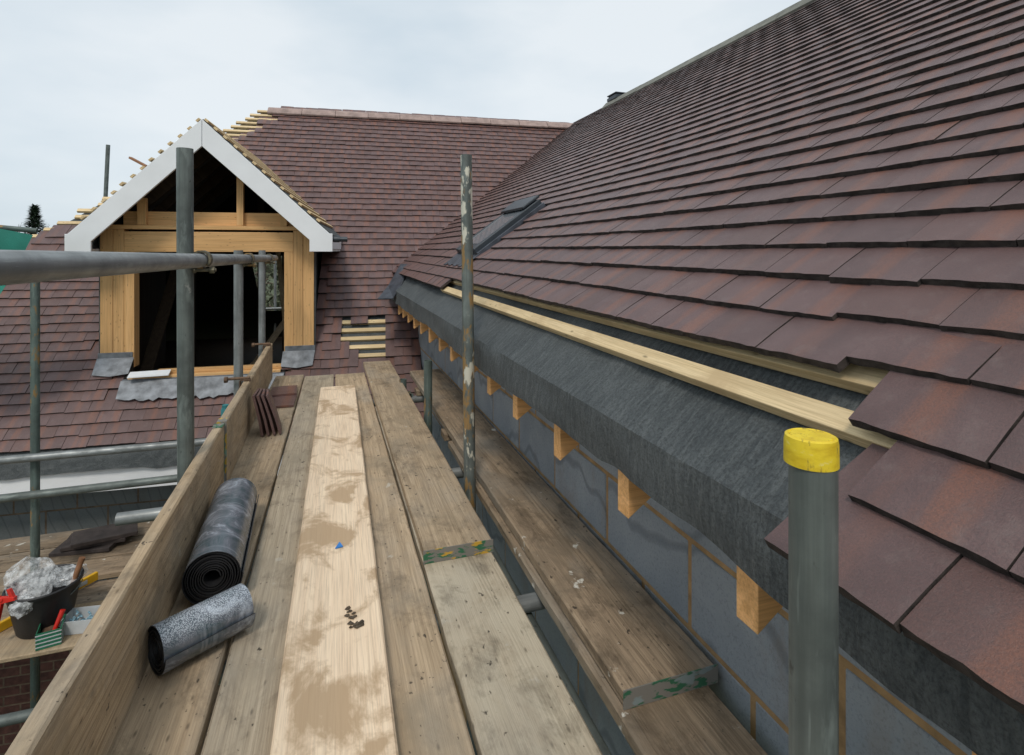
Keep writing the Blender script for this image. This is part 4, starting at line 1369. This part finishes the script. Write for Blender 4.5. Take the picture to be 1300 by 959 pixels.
# boards of the lower platform run across
def cross_board(label, x0, x1, y0, W, mat, top=LP, T=0.038, name='scaffold_board'):
    o = obj(name, board_mesh(x1 - x0, W, T, seed=len(bpy.data.objects)).mesh(name, mat), None, P(x0, y0, top))
    o.rotation_euler = (0, 0, -PI / 2)
    return tag(o, label, 'board' if name == 'scaffold_board' else 'sheet', 'boards of the lower platform' if name == 'scaffold_board' else None)
cross_board('pale board at the front of the lower platform under the bucket and boxes', -3.4, -0.72, 3.70, 0.40, M['ply'], LP + 0.012, 0.025, 'ply_sheet')
cross_board('board of the lower platform just behind the black bucket', -3.4, -0.6, 4.035, 0.245, M['board_dark'])
cross_board('board of the lower platform between the bucket board and the slab board', -3.4, -0.6, 4.35, 0.225, M['board_dark'])
cross_board('board of the lower platform carrying the dark slabs', -3.4, -0.6, 4.60, 0.235, M['board_dark'])
cross_board('farthest board of the lower platform, against the block wall', -3.4, -0.6, 4.855, 0.235, M['board_dark'])
# slabs
for i in range(3):
    m = MB(); m.box((-0.19, -0.11, 0), (0.19, 0.11, 0.028))
    o = obj('slab', m.mesh('slab', M['slate'], bevel=0.004), None, P(-1.58 + 0.05 * i - 0.02, 4.66 + 0.02 * (i % 2), LP + 0.002 + 0.031 * i))
    o.rotation_euler = (0, R(2) * (i - 1), R(-10 + 13 * i))
    tag(o, ['lowest dark slab of the small pile on the lower platform', 'middle dark slab of the small pile on the lower platform', 'top dark slab of the small pile on the lower platform'][i], 'slab', 'dark slabs on the lower platform')
# bucket with its contents
TOPB = LP + 0.0135
bk_o = thing('bucket', 'black builder bucket stuffed with clear plastic on the lower platform', 'bucket', P(-1.49, 3.74, TOPB))
m = MB()
m.lathe([(0.0, 0.0), (0.115, 0.0), (0.122, 0.008), (0.165, 0.225), (0.172, 0.225), (0.175, 0.24), (0.168, 0.246), (0.160, 0.236), (0.118, 0.014), (0.0, 0.012)], 40)
obj('body', m.mesh('body', M['black'], smooth=True), bk_o, P(-1.49, 3.74, TOPB))
m = MB()
prev = None
for i in range(17):
    a = PI * i / 16
    p = Vector((0.176 * math.cos(a), -0.10 * math.sin(a) - 0.0, 0.222 - 0.075 * math.sin(a)))
    if prev is not None:
        m.tube(prev, p, 0.0035, 8)
    prev = p
obj('handle', m.mesh('handle', M['steel']), bk_o, P(-1.49, 3.74, TOPB))
def crumple(name, label, loc, rad, scale, seed, cat):
    bm = bmesh.new()
    bmesh.ops.create_icosphere(bm, subdivisions=4, radius=1)
    rb = random.Random(int(seed * 10))
    cells = [(Vector((rb.gauss(0, 1), rb.gauss(0, 1), rb.gauss(0, 1))).normalized(), rb.uniform(0.62, 1.12)) for _ in range(46)]
    for v in bm.verts:
        d = v.co.normalized()
        # film pulled between random creases: flat facets with sharp ridges
        k = min(h / max(0.25, d.dot(c)) for c, h in cells if d.dot(c) > 0.2)
        k = min(k, 1.35) * (1 + 0.12 * noise.noise(d * 5 + Vector((seed, 0, 0)))) + 0.18 * noise.noise(d * 1.3 + Vector((0, seed, 0)))
        v.co = Vector((d.x * scale[0], d.y * scale[1], d.z * scale[2])) * rad * k * 1.15
    me = bpy.data.meshes.new(name); bm.to_mesh(me); bm.free()
    me.materials.append(M['bag'])
    o = obj(name, me, None, loc)
    return tag(o, label, cat)
crumple('plastic_bag', 'large crumpled clear plastic bag bulging out of the black bucket', P(-1.55, 3.73, TOPB + 0.275), 0.115, (1.1, 0.9, 1.0), 1.3, 'bag')
crumple('plastic_bag', 'smaller grey crumpled plastic wrap beside the hammer handle in the bucket', P(-1.40, 3.79, TOPB + 0.235), 0.08, (1.0, 0.9, 0.75), 5.1, 'bag')
crumple('plastic_bag', 'clear plastic scrap hanging over the front of the bucket rim', P(-1.52, 3.59, TOPB + 0.21), 0.055, (1.1, 0.7, 0.9), 8.4, 'bag')
m = MB(); m.tube((0, 0, 0), (0.06, 0.03, 0.2), 0.013, 12, False, 0, 0.016)
tag(obj('hammer', m.mesh('hammer', M['handle'], smooth=True), None, P(-1.385, 3.74, TOPB + 0.13)), 'brown wooden tool handle sticking up from the black bucket', 'hammer')
# small boxes
def open_box(name, label, cat, loc, yaw, w, d, h, mat, t=0.004):
    th_ = thing(name, label, cat, loc)
    th_.rotation_euler = (0, 0, yaw)
    m = MB()
    m.box((-w / 2, -d / 2, 0), (w / 2, d / 2, t))
    m.box((-w / 2, -d / 2, t), (w / 2, -d / 2 + t, h)); m.box((-w / 2, d / 2 - t, t), (w / 2, d / 2, h))
    m.box((-w / 2, -d / 2 + t, t), (-w / 2 + t, d / 2 - t, h)); m.box((w / 2 - t, -d / 2 + t, t), (w / 2, d / 2 - t, h))
    b = bpy.data.objects.new('carton', m.mesh('carton', mat)); C.objects.link(b); b.parent = th_
    return th_
gx = open_box('fixings_box', 'small open green and white box on the lower platform, red tool in it', 'box', P(-1.40, 3.585, TOPB), R(12), 0.105, 0.135, 0.085, M['green'])
m = MB()
for i in range(4):
    z = 0.012 + 0.02 * i
    m.box((-0.054, -0.0692, z), (0.054, -0.0682, z + 0.006)); m.box((0.0533, -0.066, z), (0.0541, 0.066, z + 0.006))
b = bpy.data.objects.new('stripe', m.mesh('stripe', M['card'])); C.objects.link(b); b.parent = gx
m = MB(); m.box((-0.045, -0.06, 0.004), (0.045, 0.06, 0.05))
b = bpy.data.objects.new('contents', m.mesh('contents', M['rusty'], bevel=0.01)); C.objects.link(b); b.parent = gx
m = MB(); m.tube((0, 0, 0), (0.035, 0.03, 0.11), 0.010, 12, False, 0, 0.013)
tag(obj('screwdriver', m.mesh('screwdriver', M['red'], smooth=True), None, P(-1.39, 3.575, TOPB + 0.03)), 'red handled screwdriver standing in the green box', 'screwdriver')
wx = open_box('fixings_box', 'small open grey box with pale blue plugs on the lower platform', 'box', P(-1.285, 3.66, TOPB), R(-8), 0.165, 0.13, 0.07, M['card'])
m = MB()
rr = random.Random(9)
for i in range(40):
    a = Vector((rr.uniform(-0.065, 0.065), rr.uniform(-0.048, 0.048), rr.uniform(0.02, 0.05)))
    d = Vector((rr.gauss(0, 1), rr.gauss(0, 1), rr.gauss(0, 0.5))).normalized() * 0.022
    m.tube(a, a + d, 0.005, 6)
b = bpy.data.objects.new('plugs', m.mesh('plugs', M['paleblue'])); b['kind'] = 'stuff'; C.objects.link(b); b.parent = wx
# spirit level lying behind the bucket, its two ends showing
lv = thing('spirit_level', 'long yellow spirit level lying behind the black bucket', 'spirit level', P(-1.62, 3.80, TOPB))
a0 = Vector((-1.87, 3.53, 0)); a1 = Vector((-1.38, 4.15, 0))
def level_bits():
    a = P(a0.x, a0.y, TOPB + 0.026); b = P(a1.x, a1.y, TOPB + 0.026)
    bar_part('beam', a, b, 0.022, 0.05, M['levely'], lv)
    d = (b - a).normalized()
    for t in (0.10, 0.88):
        c = a + (b - a) * t
        bar_part('vial', c - d * 0.03, c + d * 0.03, 0.0235, 0.026, M['card'], lv, bevel=0.002)
level_bits()
# red clamp
m = MB()
m.prism([(0, 0), (0.018, 0), (0.024, 0.13), (0.085, 0.15), (0.085, 0.168), (0.0, 0.16)], (-0.011, 0.011))
m.prism([(-0.075, 0.085), (-0.06, 0.08), (0.01, 0.145), (0.0, 0.165)], (-0.0105, 0.0105))
m.prism([(0.035, 0.20), (0.05, 0.205), (0.09, 0.15), (0.07, 0.145)], (-0.0095, 0.0095))
m.tube((0.02, -0.016, 0.15), (0.02, 0.016, 0.15), 0.010, 12)
o = obj('clamp', m.mesh('clamp', M['red'], bevel=0.002), None, P(-1.66, 3.33, TOPB + 0.075))
o.rotation_euler = (R(-8), R(4), R(-18))
tag(o, 'red spring clamp gripping the rim of the black bucket', 'clamp')
o.location = P(-1.655, 3.60, TOPB + 0.10)
m = MB(); m.box((-0.025, -0.018, 0), (0.025, 0.018, 0.001))
o = obj('paper_scrap', m.mesh('paper_scrap', M['card']), None, P(-1.21, 3.83, TOPB + 0.001)); o.rotation_euler = (0, 0, 0.5)
tag(o, 'white scrap of paper on the pale platform board near the toe board', 'paper')

# ------------------------------------------------------------------ net, far pole, trees
vs = []; fs = []
NXC = 16; NZC = 18
for i in range(NXC):
    for j in range(NZC):
        s_ = i / (NXC - 1); t = j / (NZC - 1)
        x = -3.9 + (1.88 - 0.40 * t) * s_
        z = 0.265 - 0.155 * s_ ** 3 - t * 0.85
        y_ = 4.93 + 0.02 * math.sin(s_ * 17 + t * 2) + 0.015 * math.sin(t * 9 + s_ * 5)
        vs.append(P(x, y_, z))
for i in range(NXC - 1):
    for j in range(NZC - 1):
        a = i * NZC + j
        fs.append((a, a + 1, a + NZC + 1, a + NZC))
m = MB(); m.add(vs, fs)
net = thing('debris_net', 'green debris netting hung beyond the edge of the rear roof', 'netting', P(-3.0, 4.93, -0.6))
nm_ = obj('netting', m.mesh('netting', M['net'], smooth=True), net)
tb = tube_part('scaffold_tube', P(-3.9, 5.0, 0.33), P(-2.12, 5.20, 0.150), 0.02, M['steel_green'], None)
tag(tb, 'sloping scaffold tube from which the green netting hangs', 'tube')
tb = tube_part('scaffold_pole', P(-3.70, 10.63, -6), P(-3.385, 10.63, 1.72), 0.03, M['steel'], None)
tag(tb, 'lone scaffold pole rising against the sky behind the dormer', 'pole')
tb = tube_part('scaffold_tube', P(-2.6, 11.6, -1.13), P(0.6, 11.6, -1.13), RT, M['steel_light'], None)
tag(tb, 'horizontal scaffold tube seen through the dormer opening', 'tube')
tb = tube_part('scaffold_pole', P(-0.96, 11.7, -6), P(-0.96, 11.7, 0.3), RT, M['steel_light'], None)
tag(tb, 'thin scaffold pole seen through the far opening of the attic', 'pole')

def conifer(loc, h, w, label, seed):
    rr = random.Random(seed)
    t = thing('conifer_tree', label, 'tree', loc)
    m = MB(); m.tube((0, 0, 0), (0, 0, h * 0.95), w * 0.06, 10, False, 0, 0.03)
    obj('trunk', m.mesh('trunk', M['bark']), t, loc)
    m = MB()
    for i in range(5200):
        f = rr.random() ** 0.6
        a0x = rr.uniform(-0.9, 0.9)
        z = h * (0.06 + 0.94 * f)
        rad = w * 0.5 * (1 - f) * (0.85 + 0.2 * math.sin(f * 45 + a0x)) + 0.03
        a = rr.uniform(0, 2 * PI)
        r = rad * rr.uniform(0.35, 1.05)
        c = Vector((r * math.cos(a), r * math.sin(a), z - r * 0.15))
        s_ = h * rr.uniform(0.012, 0.026)
        d = Vector((math.cos(a), math.sin(a), rr.uniform(-0.4, 0.5))).normalized()
        q = d.cross(Vector((0, 0, 1))).normalized()
        m.add([c - q * s_ * 0.4, c + q * s_ * 0.4, c + d * s_ * 1.5 + Vector((0, 0, rr.uniform(-0.3, 0.3) * s_))], [(0, 1, 2)])
    obj('crown', m.mesh('crown', M['conifer'], fix=False), t, loc)
def bare_tree(loc, h, label, seed, spread=0.6, leaves=0):
    rr = random.Random(seed)
    t = thing('bare_tree', label, 'tree', loc)
    tr = MB(); cr_ = MB(); lf = MB()
    def grow(mb, p, d, L, r, depth):
        q = p + d * L
        mb.tube(p, q, r, 6 if depth < 3 else 4, False, 0, r * 0.68)
        if leaves and depth > 3:
            for _ in range(leaves):
                c = p + d * L * rr.random() + Vector((rr.gauss(0, 0.12), rr.gauss(0, 0.12), rr.gauss(0, 0.12)))
                s_ = rr.uniform(0.05, 0.11)
                a = Vector((rr.gauss(0, 1), rr.gauss(0, 1), rr.gauss(0, 1))).normalized(); b = a.orthogonal().normalized()
                lf.add([c - a * s_, c + b * s_ * 0.6, c + a * s_, c - b * s_ * 0.6], [(0, 1, 2, 3)])
        if depth >= 6:
            return
        for _ in range(rr.choice((2, 3, 3))):
            nd = (d + Vector((rr.gauss(0, spread), rr.gauss(0, spread), rr.gauss(0.12, spread * 0.6)))).normalized()
            grow(cr_, q, nd, L * rr.uniform(0.6, 0.82), r * 0.62, depth + 1)
    grow(tr, Vector((0, 0, 0)), Vector((0, 0, 1)), h * 0.28, h * 0.022, 0)
    obj('trunk', tr.mesh('trunk', M['bark']), t, loc)
    obj('branches', cr_.mesh('branches', M['bark'], fix=False), t, loc)
    if leaves:
        obj('leaves', lf.mesh('leaves', M['shrub'], fix=False), t, loc)
def at(u, Z):
    d = look * Z + side * ((u - 650) / 700 * Z)
    return Vector((d.x, d.y, 0))
conifer(at(44, 34), 8.75, 6.4, 'dark green conifer standing behind the rear roof beside the netting', 3)
bare_tree(at(5, 40), 9.6, 'leafless brown tree behind the green netting', 8)
bare_tree(at(20, 42), 8.8, 'thin leafless tree next to the dark conifer', 12)
bare_tree(at(338, 17), 6.6, 'sparse olive-leaved tree seen through the dormer opening', 15, 0.55, 3)
bare_tree(at(352, 20), 7.0, 'brown-twigged tree farther off through the dormer opening', 18, 0.6, 2)
bare_tree(at(344, 23), 7.6, 'dense olive tree filling the view at the back of the attic opening', 21, 0.75, 7)
